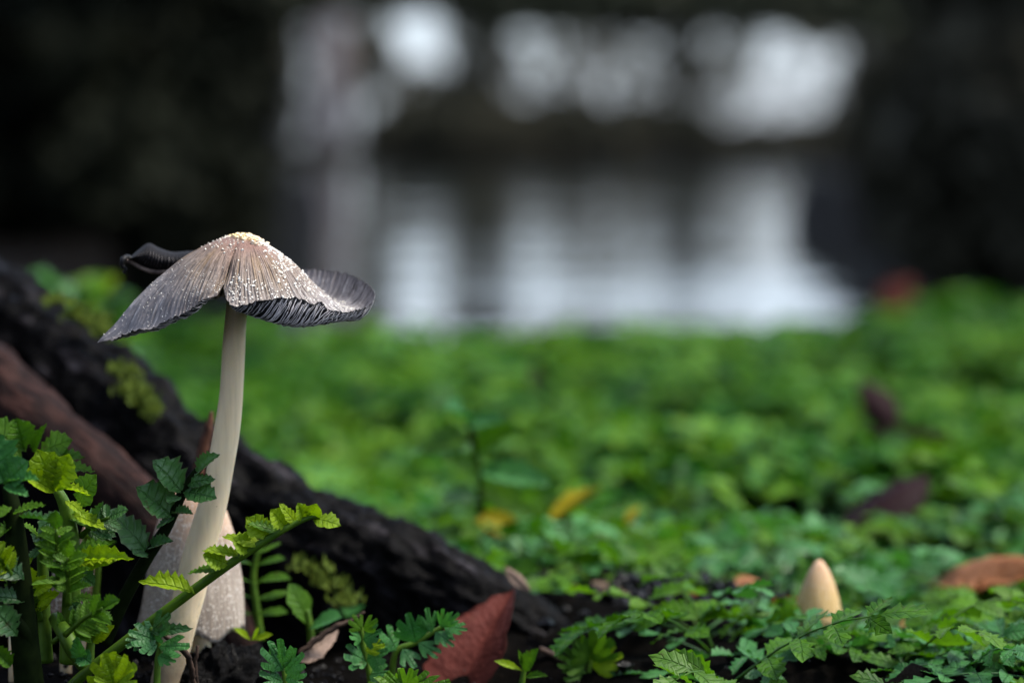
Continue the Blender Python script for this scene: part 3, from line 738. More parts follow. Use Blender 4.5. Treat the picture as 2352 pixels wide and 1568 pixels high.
V, F = [], []; seg = 72; nR = len(RP)
for i, p in enumerate(RP):
    t = (RP[min(i + 1, nR - 1)] - RP[max(i - 1, 0)]).normalized()
    b = Vector((0, 1, 0)) - t * t.y; b.normalize(); a = t.cross(b); a = -a if a.z < 0 else a
    g = gz(p.x, p.y) - .01
    for j in range(seg):
        an = 2 * math.pi * j / seg
        u = i * .12
        rough = 0.22 * noise.noise(Vector((math.cos(an) * 2.2, math.sin(an) * 2.2, u * .8))) + 0.12 * noise.noise(Vector((math.cos(an) * 5, math.sin(an) * 5, u * 1.4))) + 0.09 * abs(noise.noise(Vector((an * 3.5, u * .7, 3)))) + 0.10 * noise.noise(Vector((math.cos(an) * 11, math.sin(an) * 11, u * 5)))
        q = p + (a * math.cos(an) + b * math.sin(an)) * RR[i] * (1 + rough)
        if math.cos(an) < -0.2:                               # the root widens downwards into the soil
            w = (-math.cos(an) - .2) / .8; q.z = q.z * (1 - w) + min(q.z, g) * w; q.y += .01 * w * (1 if math.sin(an) > 0 else -.3)
        V.append(q)
for i in range(nR - 1):
    for j in range(seg):
        k = (j + 1) % seg; F.append((i * seg + j, i * seg + k, (i + 1) * seg + k, (i + 1) * seg + j))
F.append(tuple((nR - 1) * seg + j for j in range(seg)))
tree = thing("old_tree", "old tree with gnarled black wet root sloping down past the mushroom", "tree", (-0.62, 0.80, -.02))
tb = tree.matrix_basis.translation.copy()
ob("root", mesh("root", [v - Vector(tree.location) for v in V], F), M['bark'], tree)["label"] = "thick black wet bark root with mossy upper edge"
def redroot_mat():
    m, nt, p, out = newmat('peeled_root')
    u, v = sep_uv(nt)
    n = noise_(nt, comb(nt, math_(nt, 'MULTIPLY', u, 22.0), math_(nt, 'MULTIPLY', v, 14.0)), 1.0, 6, 0.62)
    c = ramp(nt, n, [(0.30, (0.012, 0.008, 0.008)), (0.48, (0.012, 0.006, 0.005)), (0.62, (0.040, 0.018, 0.014)), (0.8, (0.075, 0.042, 0.035))])
    nt.links.new(c, p.inputs["Base Color"]); p.inputs["Roughness"].default_value = 0.6; p.inputs["Specular IOR Level"].default_value = 0.06
    bump(nt, n, 0.8, 0.002, p)
    return m
P = catmull([W(-700, 430, .640), W(-300, 660, .606), W(-60, 845, .588), W(60, 945, .578), W(190, 1052, .568), W(320, 1160, .560), W(430, 1270, .554), W(520, 1400, .552), W(560, 1500, .550)], 14)
V, F, UV = tube(P, [.010, .0088, .0078, .0072, .0064, .0056, .0046, .004, .004], 28)
V = [v + (v - P[min(i // 28, len(P) - 1)]) * (.14 * noise.noise(v * 110) + .08 * noise.noise(v * 400)) for i, v in enumerate(V)]
ob("side_root", mesh("side_root", [v - Vector(tree.location) for v in V], F, UV), redroot_mat(), tree)["label"] = "thin reddish brown peeled side root"
V, F = [], []
for i in range(60):
    z = -.15 + 4.0 * (i / 59) ** 1.6
    fl_ = 0.22 + 0.16 * math.exp(-max(z, 0) * 7)
    for j in range(96):
        an = 2 * math.pi * j / 96
        rr = fl_ * (1 + .10 * noise.noise(Vector((math.cos(an) * 2, math.sin(an) * 2, z * .6))) + .05 * abs(noise.noise(Vector((an * 6, z * 1.5, 0)))) + .12 * math.exp(-max(z, 0) * 9) * math.cos(an * 5))
        V.append((rr * math.cos(an), rr * math.sin(an), z))
for i in range(59):
    for j in range(96):
        k = (j + 1) % 96; F.append((i * 96 + j, i * 96 + k, (i + 1) * 96 + k, (i + 1) * 96 + j))
ob("trunk", mesh("trunk", V, F), M['bark'], tree)
# moss on the root's upper edge
def tuft_data(centers, per, length, spread):
    V, F = [], []
    for c in centers:
        for k in range(per):
            o = c + Vector((random.gauss(0, spread), random.gauss(0, spread), random.gauss(0, spread * .4)))
            d = Vector((random.gauss(0, .5), random.gauss(0, .5), 1)).normalized() * length * random.uniform(.5, 1.3)
            s = d.orthogonal().normalized() * length * .16; m = d.cross(s).normalized() * length * .12
            b = len(V); V += [o - s, o + s, o + d * .55 + m + s * .8, o + d, o + d * .55 + m - s * .8]; F += [(b, b + 1, b + 2, b + 4), (b + 4, b + 2, b + 3)]
    return V, F
mc = []
for (x, y, d, k) in [(180, 725, .60, 2), (215, 742, .60, 3), (245, 765, .598, 3), (290, 860, .588, 3), (305, 895, .586, 4), (330, 925, .582, 3), (350, 945, .582, 2), (700, 1300, .556, 1), (740, 1325, .555, 2), (775, 1350, .554, 2), (800, 1380, .552, 2), (120, 690, .61, 2)]:
    for q in range(k): mc.append(W(x + random.gauss(0, 9), y + random.gauss(0, 7), d))
V, F = tuft_data(mc, 26, .0024, .0014)
mo = ob("moss", mesh("moss", [v - Vector(tree.location) for v in V], F), M['moss'], tree); mo["kind"] = "stuff"

# ------------------------------------------------------------------ leafy plants around the mushroom
CAMN = (0.1, -.75, .65)
# F1: long feathery frond crossing in front of the stem
def plant(name, label, px, py, Y, group=None, cat="plant"):
    p = W(px, py, Y); p.z = min(p.z, gz(p.x, p.y) + .002) if py > 1480 else p.z
    return thing(name, label, cat, p, group)
f = plant("fern_leaf_plant", "bright feathery frond slanting up in front of the pale mushroom stem", 195, 1560, .484)
stalk(f, [W(150, 1590, .487), W(200, 1542, .485), (W(370, 1410, .483)), W(520, 1300, .481), W(640, 1222, .480), W(705, 1190, .480), W(735, 1186, .480)], [.0009, .0010, .0009, .00075, .0005, .0003])
for a, b, w, n, mt, kd in [
    ((448, 1362), (333, 1318), .62, (.1, -.6, .8), 'leaf_bright', 'serr'),
    ((505, 1308), (438, 1300), .8, (.1, -.5, .9), 'leaf_mid', 'serr'),
    ((525, 1296), (470, 1272), 1.1, (.2, -.8, .6), 'leaf_bright', 'broad'),
    ((560, 1278), (470, 1255), .55, (.1, -.6, .8), 'leaf_bright', 'serr'),
    ((575, 1265), (540, 1238), 1.2, (.2, -.9, .4), 'leaf_bright', 'broad'),
    ((600, 1250), (522, 1222), .7, (.1, -.8, .6), 'leaf_bright', 'serr'),
    ((622, 1236), (575, 1190), .95, (.3, -.9, .3), 'leaf_bright', 'broad'),
    ((640, 1224), (575, 1196), .6, (.1, -.7, .7), 'leaf_mid', 'serr'),
    ((660, 1214), (625, 1172), .9, (.3, -.9, .3), 'leaf_bright', 'broad'),
    ((680, 1204), (652, 1160), .75, (.3, -.9, .3), 'leaf_bright', 'serr'),
    ((698, 1196), (688, 1160), .95, (.3, -.9, .2), 'leaf_bright', 'broad'),
    ((712, 1190), (726, 1160), .95, (.2, -.9, .2), 'leaf_bright', 'broad'),
    ((716, 1190), (776, 1196), .85, (.1, -.75, .65), 'leaf_bright', 'broad')]:
    blade(f, a, b, .4805, .478, w, n, mt, kd)
# F2: dark toothed leaves by the stem
f = plant("toothed_leaf_plant", "dark green toothed leaves with reddish edges beside the mushroom stem", 250, 1455, .494)
stalk(f, [W(240, 1475, .496), W(280, 1385, .495), W(335, 1285, .494), W(380, 1215, .494), W(420, 1130, .494), W(450, 1085, .494), W(470, 1065, .494)], [.0014, .0013, .0011, .0009, .0005], 'stalk_dark')
for a, b, w, n, kd in [((338, 1268), (266, 1165), .95, (.5, -.75, .4), 'serr'), ((340, 1262), (392, 1238), .8, (0, -.7, .7), 'serr'), ((335, 1268), (312, 1262), 1.2, (0, -.7, .7), 'broad'),
                       ((398, 1188), (325, 1118), 1.05, (.4, -.8, .4), 'broad'), ((400, 1186), (362, 1200), .7, (0, -.6, .8), 'serr'), ((395, 1180), (440, 1175), .7, (0, -.6, .8), 'serr'),
                       ((418, 1132), (362, 1058), .95, (.4, -.8, .4), 'broad'), ((418, 1128), (493, 1138), .85, (-.1, -.7, .7), 'broad'), ((430, 1112), (478, 1090), .8, (-.2, -.7, .6), 'serr'),
                       ((452, 1088), (498, 1042), .85, (-.2, -.75, .6), 'serr'), ((415, 1140), (385, 1150), .8, (0, -.6, .8), 'broad')]:
    blade(f, a, b, .4935, .490, w, n, 'leaf_dark', kd)
# F3: leafy clump at the left
f = plant("leafy_stalk_plant", "bushy clump of yellow-green toothed leaves on thick dark stalks below the root", 60, 1560, .478)
stalk(f, [W(70, 1600, .478), W(55, 1450, .477), W(40, 1280, .476), W(28, 1160, .476), W(8, 1085, .477)], [.0028, .0025, .0021, .0015, .0008], 'stalk_dark', seg=10)
stalk(f, [W(160, 1520, .488), W(163, 1400, .487), W(166, 1260, .486), W(150, 1165, .485), W(128, 1120, .485)], [.0019, .0016, .0013, .0008], 'stalk_green', seg=10)
stalk(f, [W(105, 1520, .490), W(102, 1430, .490), W(98, 1300, .490), W(88, 1230, .489)], [.0014, .0012, .0010, .0006], 'stalk_green', seg=8)
stalk(f, [W(0, 1390, .474), W(50, 1440, .475), W(75, 1500, .477), W(90, 1590, .478)], [.0012, .0012, .0012], 'stalk_dark')
stalk(f, [W(128, 1420, .489), W(150, 1455, .484), W(175, 1500, .482), W(195, 1530, .482)], [.0014, .0016, .0013], 'stalk_green')
B = blade
for a, b, w, n, mt, kd, Y in [
    ((128, 1128), (92, 1042), 1.0, (.05, -.85, .5), 'leaf_bright', 'broad', .482), ((128, 1128), (152, 1050), .95, (.1, -.85, .5), 'leaf_bright', 'broad', .481), ((126, 1130), (50, 1080), .8, (.05, -.8, .55), 'leaf_bright', 'serr', .481), ((120, 1120), (122, 1044), .8, (.05, -.85, .5), 'leaf_bright', 'serr', .4805),
    ((130, 1122), (200, 1120), .55, (0, -.5, .9), 'leaf_bright', 'serr', .482), ((150, 1150), (200, 1172), .6, (0, -.3, .95), 'leaf_bright', 'serr', .483),
    ((178, 1165), (205, 1095), .95, (-.3, -.85, .3), 'leaf_mid', 'broad', .484), ((165, 1180), (240, 1205), .65, (0, -.6, .8), 'leaf_bright', 'serr', .484), ((150, 1180), (218, 1205), .8, (0, -.6, .7), 'leaf_mid', 'serr', .486),
    ((60, 1035), (-30, 975), 1.0, (.2, -.8, .5), 'leaf_mid', 'broad', .508), ((50, 1050), (-20, 1020), .9, (.2, -.7, .6), 'leaf_mid', 'serr', .507), ((55, 1035), (40, 965), 1.0, (.2, -.8, .5), 'leaf_mid', 'broad', .508),
    ((85, 1045), (150, 1005), .95, (0, -.8, .5), 'leaf_mid', 'broad', .504), ((90, 1045), (180, 1028), .6, (0, -.6, .8), 'leaf_mid', 'serr', .503), ((80, 1040), (102, 975), .5, (0, -.8, .5), 'leaf_mid', 'serr', .506),
    ((120, 1075), (212, 1070), .6, (0, -.5, .9), 'leaf_mid', 'serr', .500),
    ((10, 1110), (-30, 1000), 1.0, (.2, -.8, .5), 'leaf_blue', 'broad', .470), ((10, 1112), (58, 1060), 1.0, (0, -.8, .5), 'leaf_blue', 'broad', .469), ((12, 1110), (86, 1095), .7, (0, -.5, .8), 'leaf_blue', 'serr', .469), ((10, 1115), (62, 1130), .8, (0, -.5, .8), 'leaf_blue', 'serr', .468), ((5, 1110), (-40, 1080), .9, (0, -.6, .8), 'leaf_blue', 'broad', .469),
    ((28, 1160), (-30, 1190), .8, (0, -.6, .8), 'leaf_mid', 'serr', .475), ((35, 1200), (-10, 1235), .7, (0, -.6, .8), 'leaf_mid', 'serr', .476), ((30, 1180), (96, 1150), .55, (0, -.5, .8), 'leaf_mid', 'serr', .474), ((36, 1190), (120, 1180), .5, (0, -.3, .9), 'leaf_dark', 'serr', .476),
    ((88, 1230), (55, 1190), .7, (0, -.6, .8), 'leaf_mid', 'serr', .487), ((90, 1235), (148, 1220), .6, (0, -.4, .9), 'leaf_dark', 'serr', .488), ((95, 1255), (60, 1290), .6, (0, -.6, .7), 'leaf_dark', 'serr', .488), ((100, 1270), (160, 1262), .5, (0, -.4, .9), 'leaf_mid', 'serr', .486), ((70, 1225), (135, 1250), .8, (0, -.6, .8), 'leaf_dark', 'broad', .49), ((150, 1175), (85, 1205), .7, (0, -.5, .8), 'leaf_dark', 'broad', .49), ((155, 1215), (110, 1225), .9, (0, -.5, .8), 'leaf_bright', 'serr', .487),
    ((168, 1275), (240, 1235), .6, (-.1, -.6, .8), 'leaf_mid', 'serr', .482), ((166, 1300), (268, 1262), .65, (-.1, -.75, .6), 'leaf_bright', 'broad', .480), ((168, 1290), (300, 1276), .45, (-.1, -.7, .7), 'leaf_bright', 'serr', .479), ((166, 1305), (215, 1340), .8, (0, -.8, .4), 'leaf_dark', 'broad', .482),
    ((165, 1345), (68, 1325), .42, (.1, -.4, .9), 'leaf_mid', 'round', .478), ((164, 1375), (220, 1360), .6, (0, -.4, .9), 'leaf_mid', 'serr', .482), ((164, 1385), (195, 1420), .8, (0, -.8, .4), 'leaf_dark', 'serr', .483),
    ((56, 1330), (-20, 1270), .9, (.1, -.7, .6), 'leaf_dark', 'broad', .474), ((60, 1380), (-20, 1360), .8, (.1, -.7, .6), 'leaf_dark', 'serr', .475), ((40, 1460), (-15, 1395), .9, (.1, -.8, .5), 'leaf_dark', 'broad', .474), ((25, 1530), (-20, 1480), .8, (.1, -.8, .5), 'leaf_mid', 'serr', .474),
    ((190, 1525), (172, 1468), .8, (-.2, -.8, .4), 'leaf_blue', 'serr', .481), ((180, 1500), (205, 1520), 1.0, (-.2, -.8, .4), 'leaf_blue', 'broad', .481)]:
    B(f, a, b, Y, Y - .003, w, n, mt, kd)
cr_ = random.Random(5)
for k in range(9):
    bx, by = cr_.uniform(10, 190), cr_.uniform(1230, 1560); Yk = cr_.uniform(.470, .492)
    ang = cr_.uniform(-2.6, -.5); L = cr_.uniform(70, 125); ex, ey = bx + math.cos(ang) * L, by + math.sin(ang) * L
    stalk(f, [W(bx, by, Yk), W((bx + ex) / 2, (by + ey) / 2 - 8, Yk - .002), W(ex, ey, Yk - .004)], [.0006, .0003], 'stalk_green', seg=5, n=4)
    mt = cr_.choice(['leaf_mid', 'leaf_dark', 'leaf_mid', 'leaf_bright'])
    for q in range(5):
        t = .25 + .16 * q; x0, y0 = bx + (ex - bx) * t, by + (ey - by) * t; ll = 46 * (1.1 - .5 * abs(t - .5))
        for sg in (-1, 1):
            a2 = ang + sg * 1.0; B(f, (x0, y0), (x0 + math.cos(a2) * ll, y0 + math.sin(a2) * ll), Yk - .004 * t, Yk - .004 * t - cr_.uniform(-.002, .004), .75, (cr_.uniform(-.4, .4), -.7, .6), mt, 'serr')
    B(f, (ex, ey), (ex + math.cos(ang) * 40, ey + math.sin(ang) * 40), Yk - .004, Yk - .006, .9, (0, -.7, .6), mt, 'broad')
B(f, (82, 1030), (90, 990), .508, .506, .5, (0, -.8, .5), 'leaf_yellow', 'serr', name='withered_leaflet')
# bulbous sheath and budding leaves between stalks
f = plant("young_shoot", "small unfolding yellow-green shoot tucked beside the brown young caps", 205, 1500, .492)
stalk(f, [W(205, 1520, .492), W(210, 1460, .492), W(214, 1420, .492)], [.0010, .0007, .0005])
for a, b, w, n, mt in [((208, 1475), (180, 1425), .8, (0, -.8, .4), 'leaf_mid'), ((212, 1470), (240, 1420), .7, (0, -.8, .4), 'leaf_bright'), ((214, 1475), (256, 1435), .8, (0, -.8, .5), 'leaf_bright'), ((210, 1455), (215, 1405), .8, (0, -.8, .4), 'leaf_mid'), ((195, 1265), (225, 1210), .8, (0, -.8, .3), 'leaf_mid'), ((215, 1262), (250, 1215), .5, (0, -.8, .4), 'leaf_bright')]:
    if b[1] < 1300: continue
    B(f, a, b, .4915, .490, w, n, mt, 'serr')
# leaves behind the clump
f = plant("low_leaf_sprig", "low green sprig at the foot of the peeled reddish root", 220, 1290, .515)
stalk(f, [W(215, 1400, .516), W(225, 1300, .516), W(215, 1255, .516)], [.0008, .0005])
for a, b, w in [((215, 1255), (205, 1205), .8), ((218, 1260), (250, 1222), .6), ((220, 1265), (262, 1240), .5), ((212, 1262), (190, 1225), .7)]: B(f, a, b, .516, .514, w, (0, -.8, .5), 'leaf_mid', 'serr')

# small bottom sprigs of lobed leaves
def sprig(label, base, pts, blades, mat, Y, srad=(.0007, .0004), name="parsley_sprig"):
    f = plant(name, label, base[0], base[1], Y, "small lobed sprigs at the foot of the mushroom")
    stalk(f, [W(base[0], base[1] + 30, Y)] + [W(x, y, Y) for x, y in pts], list(srad))
    for bl in blades:
        a, b, w = bl[:3]; mt = bl[3] if len(bl) > 3 else mat; kd = bl[4] if len(bl) > 4 else 'fan'
        B(f, a, b, Y - .0005, Y - .003, w, (random.uniform(-.3, .3), -.75, .55), mt, kd)
    return f
sprig("feathery green sprig lying across the foot of the pale stem", (360, 1560), [(362, 1520), (366, 1478), (345, 1440)],
      [((345, 1452), (428, 1432), .5, 'leaf_dark', 'serr'), ((350, 1448), (385, 1410), .8, 'leaf_dark'), ((360, 1470), (300, 1448), .9), ((362, 1480), (318, 1482), .8), ((364, 1485), (432, 1478), .7), ((362, 1505), (400, 1515), .6), ((355, 1465), (375, 1440), .9), ((320, 1470), (292, 1482), .9)], 'leaf_blue', .479)
sprig("yellow-green lobed leaf with browned notch at the base of the frond", (262, 1600), [(262, 1570)],
      [((262, 1575), (240, 1505), .95), ((262, 1575), (272, 1500), .8), ((262, 1578), (305, 1525), .9), ((262, 1578), (222, 1555), .9)], 'leaf_bright', .475)
sprig("small blue-green lobed sprig beside the wet black soil", (655, 1600), [(655, 1560), (650, 1535)],
      [((650, 1540), (612, 1478), .75), ((652, 1535), (640, 1470), .7), ((655, 1545), (690, 1500), .85), ((655, 1560), (700, 1535), .8), ((650, 1565), (600, 1540), .8), ((655, 1570), (690, 1580), .9)], 'leaf_blue', .483)
sprig("upright sprig of small notched leaves with one yellow tip", (852, 1600), [(850, 1555), (838, 1500), (832, 1460), (828, 1435)],
      [((832, 1445), (808, 1418), .8, 'leaf_mid'), ((834, 1445), (862, 1422), .8, 'leaf_mid'), ((834, 1468), (870, 1445), .9), ((830, 1468), (806, 1452), .9), ((838, 1492), (880, 1478), .7, 'leaf_bright'), ((842, 1515), (885, 1490), 1.0), ((840, 1518), (795, 1490), 1.0), ((842, 1520), (812, 1520), .8), ((848, 1550), (890, 1540), .9)], 'leaf_blue', .502)
sprig("blue-green sprig of notched leaflets stretching over the dark red dead leaf", (900, 1560), [(908, 1500), (955, 1475), (1000, 1448), (1020, 1435)],
      [((910, 1492), (886, 1442), .95), ((925, 1488), (955, 1530), .85), ((955, 1475), (938, 1412), .85), ((960, 1475), (1010, 1502), .6), ((992, 1452), (984, 1398), .6), ((1000, 1450), (1042, 1478), .6), ((1012, 1440), (1020, 1402), .7), ((1018, 1438), (1050, 1408), .55), ((1020, 1440), (1070, 1440), .6)], 'leaf_blue', .506)
sprig("little pale green sprig with oval leaves at the edge of the dead red leaf", (1190, 1600), [(1200, 1560), (1205, 1530)],
      [((1200, 1540), (1145, 1512), .6, 'leaf_bright', 'round'), ((1205, 1540), (1232, 1490), .9, 'leaf_mid', 'serr'), ((1200, 1530), (1195, 1495), .5, 'leaf_mid', 'round'), ((1208, 1555), (1250, 1545), .6, 'leaf_mid', 'serr')], 'leaf_mid', .508)
sprig("ferny low sprig with tiny lobes over the dead red leaf stalk", (930, 1610), [(930, 1580)],
      [((930, 1590), (890, 1545), .9), ((930, 1590), (940, 1538), .8), ((930, 1585), (985, 1548), .7), ((940, 1590), (1030, 1558), .45, 'leaf_mid'), ((925, 1590), (850, 1565), .6)], 'leaf_mid', .486)
sprig("fresh green cut-leaf sprig standing over low blue-green foliage", (1350, 1600), [(1352, 1545), (1360, 1500)],
      [((1345, 1530), (1282, 1512), .7), ((1348, 1525), (1300, 1485), .7), ((1352, 1520), (1330, 1470), .8), ((1358, 1515), (1372, 1450), .9), ((1362, 1520), (1405, 1470), .9), ((1360, 1530), (1425, 1500), .8, 'leaf_bright'), ((1352, 1550), (1295, 1545), .8), ((1360, 1550), (1410, 1545), .9, 'leaf_blue')], 'leaf_mid', .520)
# round-leaved fern behind the young cap, and a curved strap leaf
f = plant("vetch_plant", "small plant with paired oval leaflets behind the grey young cap", 590, 1450, .540)
stalk(f, [W(600, 1470, .541), W(590, 1400, .541), W(582, 1320, .541), (W(600, 1250, .541)), W(640, 1200, .541)], [.0008, .0006, .0004], 'stalk_green')
for y0, x1, y1, w in [(1412, 655, 1395, .95), (1375, 658, 1352, .95), (1340, 655, 1310, .95), (1300, 648, 1272, .9), (1270, 640, 1240, .9)]:
    B(f, (585, y0), (x1, y1), .5405, .536, w, (0, -.45, .9), 'leaf_mid', 'round')
    B(f, (585, y0), (545, y1 + 5), .5405, .536, w, (0, -.45, .9), 'leaf_mid', 'round')
f = plant("strap_leaf_plant", "curved strap-like green leaf with a pale rounded lobe by the dark root", 705, 1470, .528)
stalk(f, [W(715, 1480, .529), W(712, 1440, .529), W(705, 1400, .529)], [.0008, .0006])
B(f, (712, 1440), (672, 1340), .529, .527, 1.2, (.5, -.8, .1), 'leaf_mid', 'round', 0); B(f, (708, 1445), (768, 1400), .5285, .524, 1.5, (0, -.5, .85), 'leaf_blue', 'round', 1); B(f, (712, 1455), (760, 1432), .528, .524, .7, (0, -.3, .9), 'leaf_mid', 'round', 2)
f = plant("moss_shoot", "tiny yellow-green shoot on the wet black soil", 580, 1470, .515)
for a, b in [((575, 1470), (548, 1440)), ((578, 1470), (590, 1440)), ((580, 1470), (620, 1452))]: B(f, a, b, .516, .513, .7, (0, -.7, .6), 'leaf_bright', 'round')

# tall spindly plant in the blurred lawn and the rounded plant behind the root
f = plant("spindly_herb", "slender dark stemmed herb rising above the leaf carpet beyond the root", 1105, 1230, .64)
stalk(f, [W(1100, 1300, .64), W(1105, 1180, .64), W(1100, 1080, .64), W(1085, 1000, .64), W(1070, 960, .64)], [.0011, .0009, .0006], 'stalk_dark')
for a, b, w, mt in [((1070, 965), (1040, 940), .8, 'leaf_blue'), ((1075, 975), (1125, 960), .7, 'leaf_blue'), ((1080, 1000), (1010, 1010), .8, 'leaf_mid'), ((1090, 1030), (1000, 1020), .5, 'leaf_blue'), ((1095, 1050), (1160, 1000), .8, 'leaf_mid'), ((1100, 1080), (1210, 1090), .6, 'leaf_blue'), ((1100, 1100), (1060, 1060), .7, 'leaf_mid'), ((1103, 1120), (1190, 1150), .6, 'leaf_mid'), ((1105, 1150), (1040, 1150), .7, 'leaf_dark'), ((1105, 1180), (1170, 1215), .8, 'leaf_yellow')]:
    B(f, a, (a[0] + (b[0] - a[0]) * 1.45, a[1] + (b[1] - a[1]) * 1.45), .64, .63, w, (0, -.7, .6), mt, 'serr')
f = plant("bushy_herb", "rounded bushy green herb peeping over the upper end of the black root", 210, 700, .86)
p0 = W(210, 700, .86); stalk(f, [Vector((p0.x, p0.y, gz(p0.x, p0.y) - .01)), (p0 + Vector((0, 0, -.03))), p0], [.0014, .0010], 'stalk_green')
for k in range(46):
    an = random.uniform(0, 6.28); el = random.uniform(-.5, 1.4); c = p0 + Vector((random.gauss(0, .004), random.gauss(0, .004), random.uniform(-.02, .002)))
    d = Vector((math.cos(an) * math.cos(el), math.sin(an) * math.cos(el), math.sin(el) * .8)); L = random.uniform(.010, .017)
    put("leaflet", f, shape_mesh('broad', k, random.choice(['leaf_mid', 'leaf_blue', 'leaf_mid', 'leaf_bright'])), frame(c + d * .002, c + d * L, Vector((0, 0, 1)) + d * .2 + Vector((0, -.2, 0)), 1))

# ------------------------------------------------------------------ leaf carpet
def arr(kind):
    out = []
    for V, F, UV in SHAPES[kind]:
        V = np.array(V, float); UV = np.array(UV, float)
        out.append((V, np.array(F, int), UV))
    return out
SM = arr('small')
def pinnate(base, heading, length, lift, npair, ll, r):
    """leaflet frames (4x4 numpy) of one arching pinnate leaf and its stalk points"""
    d = Vector((math.cos(heading), math.sin(heading), 0)); s = Vector((-d.y, d.x, 0)); up = Vector((0, 0, 1))
    pts = [base + d * length * t + up * (lift * (math.sin(math.pi * min(t * .62, 1.0))) ) for t in np.linspace(0, 1, 6)]
    fr = []
    for k in range(npair):
        t = .32 + .62 * k / max(npair - 1, 1); q = t * 5; i = min(int(q), 4); p = pts[i].lerp(pts[i + 1], q - i); tg = (pts[i + 1] - pts[i]).normalized()
        sz = ll * (0.65 + .5 * math.sin(math.pi * (.2 + .7 * t))) * r.uniform(.8, 1.2)
        for sg in (-1, 1):
            dr = (s * sg * .9 + tg * .45 + up * r.uniform(-.15, .35)).normalized()
            n = (up + s * -sg * r.uniform(-.1, .35) + Vector((r.gauss(0, .6), r.gauss(0, .6), 0)))
            fr.append(frame(p, p + dr * sz, n, 1))
    tg = (pts[5] - pts[4]).normalized()
    fr.append(frame(pts[5], pts[5] + (tg + up * .1).normalized() * ll * 1.15, up + Vector((r.gauss(0, .25), r.gauss(0, .25), 0)), 1))
    return fr, pts
def YG(py, z=.010):
    return (CAM_H - z) / ((py - HORIZON) * K)
KEEP = [(1880, .556, 200), (2020, YG(1130), 110), (2240, YG(1250), 150), (1440, .575, 110), (1770, .575, 90), (1140, YG(1200), 70), (1320, YG(1175), 80), (1450, YG(1185), 50)]
def rosette_ok(x, y):
    px = 1176 + x / y / K
    for p0, Y0, w in KEEP:
        if abs(px - p0) < w and Y0 - (.075 if Y0 < .57 else .045) < y < Y0 + .008: return False
    if y < .505: return False
    # nothing inside the root, none on the bare hollow under the dead leaves
    rx = np.interp(y, [.50, .56, .60, .64, .70, .76], [.03, .028, -.035, -.085, -.13, -.2])
    if y < .66 and x < rx + .0: return False
    if ((px - 1560) / 330) ** 2 + ((y - .580) / .028) ** 2 < 1: return False
    if ((px - 1860) / 190) ** 2 + ((y - .560) / .030) ** 2 < 1: return False
    if ((px - 1060) / 150) ** 2 + ((y - .52) / .04) ** 2 < 1: return False
    if y > float(carpet_y(x)) + .05: return False
    return True
pts_all = []
tries = 0
rr = random.Random(11)
while len(pts_all) < 1150 and tries < 90000:
    tries += 1
    y = .505 + .95 * rr.random() ** 0.9
    hw = .19 * y + .16
    x = rr.uniform(-hw, hw)
    if not rosette_ok(x, y): continue
    md = .0085 + .0095 * y
    if y > .57 and (noise.noise(Vector((x * 24, y * 17, 3))) < -.10 or noise.noise(Vector((x * 62, y * 44, 9))) < -.25): continue
    if any((x - a) ** 2 + (y - b) ** 2 < md * md for a, b in pts_all): continue
    pts_all.append((x, y))
pts_all.sort(key=lambda p: p[1])
# the nearest ones are plants of their own: six shapes, copied
def rosette_leaf_mesh(i):
    r = random.Random(100 + i); Vs, Fs, Us, b = [], [], [], 0
    L = r.uniform(.030, .046); fr, pts = pinnate(Vector((0, 0, 0)), 0.0, L, r.uniform(.010, .018), r.choice([3, 4, 4]), r.uniform(.0085, .0115), r)
    for m in fr:
        V, F, U = SHAPES['small'][r.randrange(4)]
        Vs += [m @ Vector(v) for v in V]; Fs += [tuple(b + k for k in f) for f in F]; Us += list(U); b = len(Vs)
    V, F, U = tube(pts, [.0006, .0004, .0003], 5); Fs += [tuple(b + k for k in f) for f in F]; Vs += V; Us += [(0.5, .5)] * len(V)
    me = mesh("leaf", Vs, Fs, Us); return me
RL = []
for i in range(8):
    me = rosette_leaf_mesh(i)
    for mt in ('leaf_rosette', 'leaf_blue', 'leaf_mid'):
        m2 = me.copy(); m2.materials.clear(); m2.materials.append(M[mt]); RL.append(m2)
NEAR = 190
def shrink(x, y):
    px = 1176 + x / y / K
    for p0, Y0, w in KEEP:
        if abs(px - p0) < w and Y0 - .14 < y < Y0: return .5
    return 1.0
for k, (x, y) in enumerate(pts_all[:NEAR]):
    z = gz(x, y)
    t = thing("low_herb", "low green herb with toothed leaves in the leaf carpet beyond the root", "plant", (x, y, z - .001), "low herbs of the leaf carpet")
    nl = rr.randint(6, 8); h0 = rr.uniform(0, 6.28)
    for q in range(nl):
        o = bpy.data.objects.new("leaf", RL[rr.choice([0, 1, 1, 2]) + 3 * rr.randrange(8)]); col.objects.link(o); o.parent = t
        s = rr.uniform(.48, .78)
        s *= (1 + shrink(x, y)) / 2; o.rotation_euler = (rr.gauss(0, .2), rr.gauss(-.02, .14), h0 + q * 6.283 / nl + rr.gauss(0, .25)); o.scale = (s, s, s * rr.uniform(.5, 1.1))
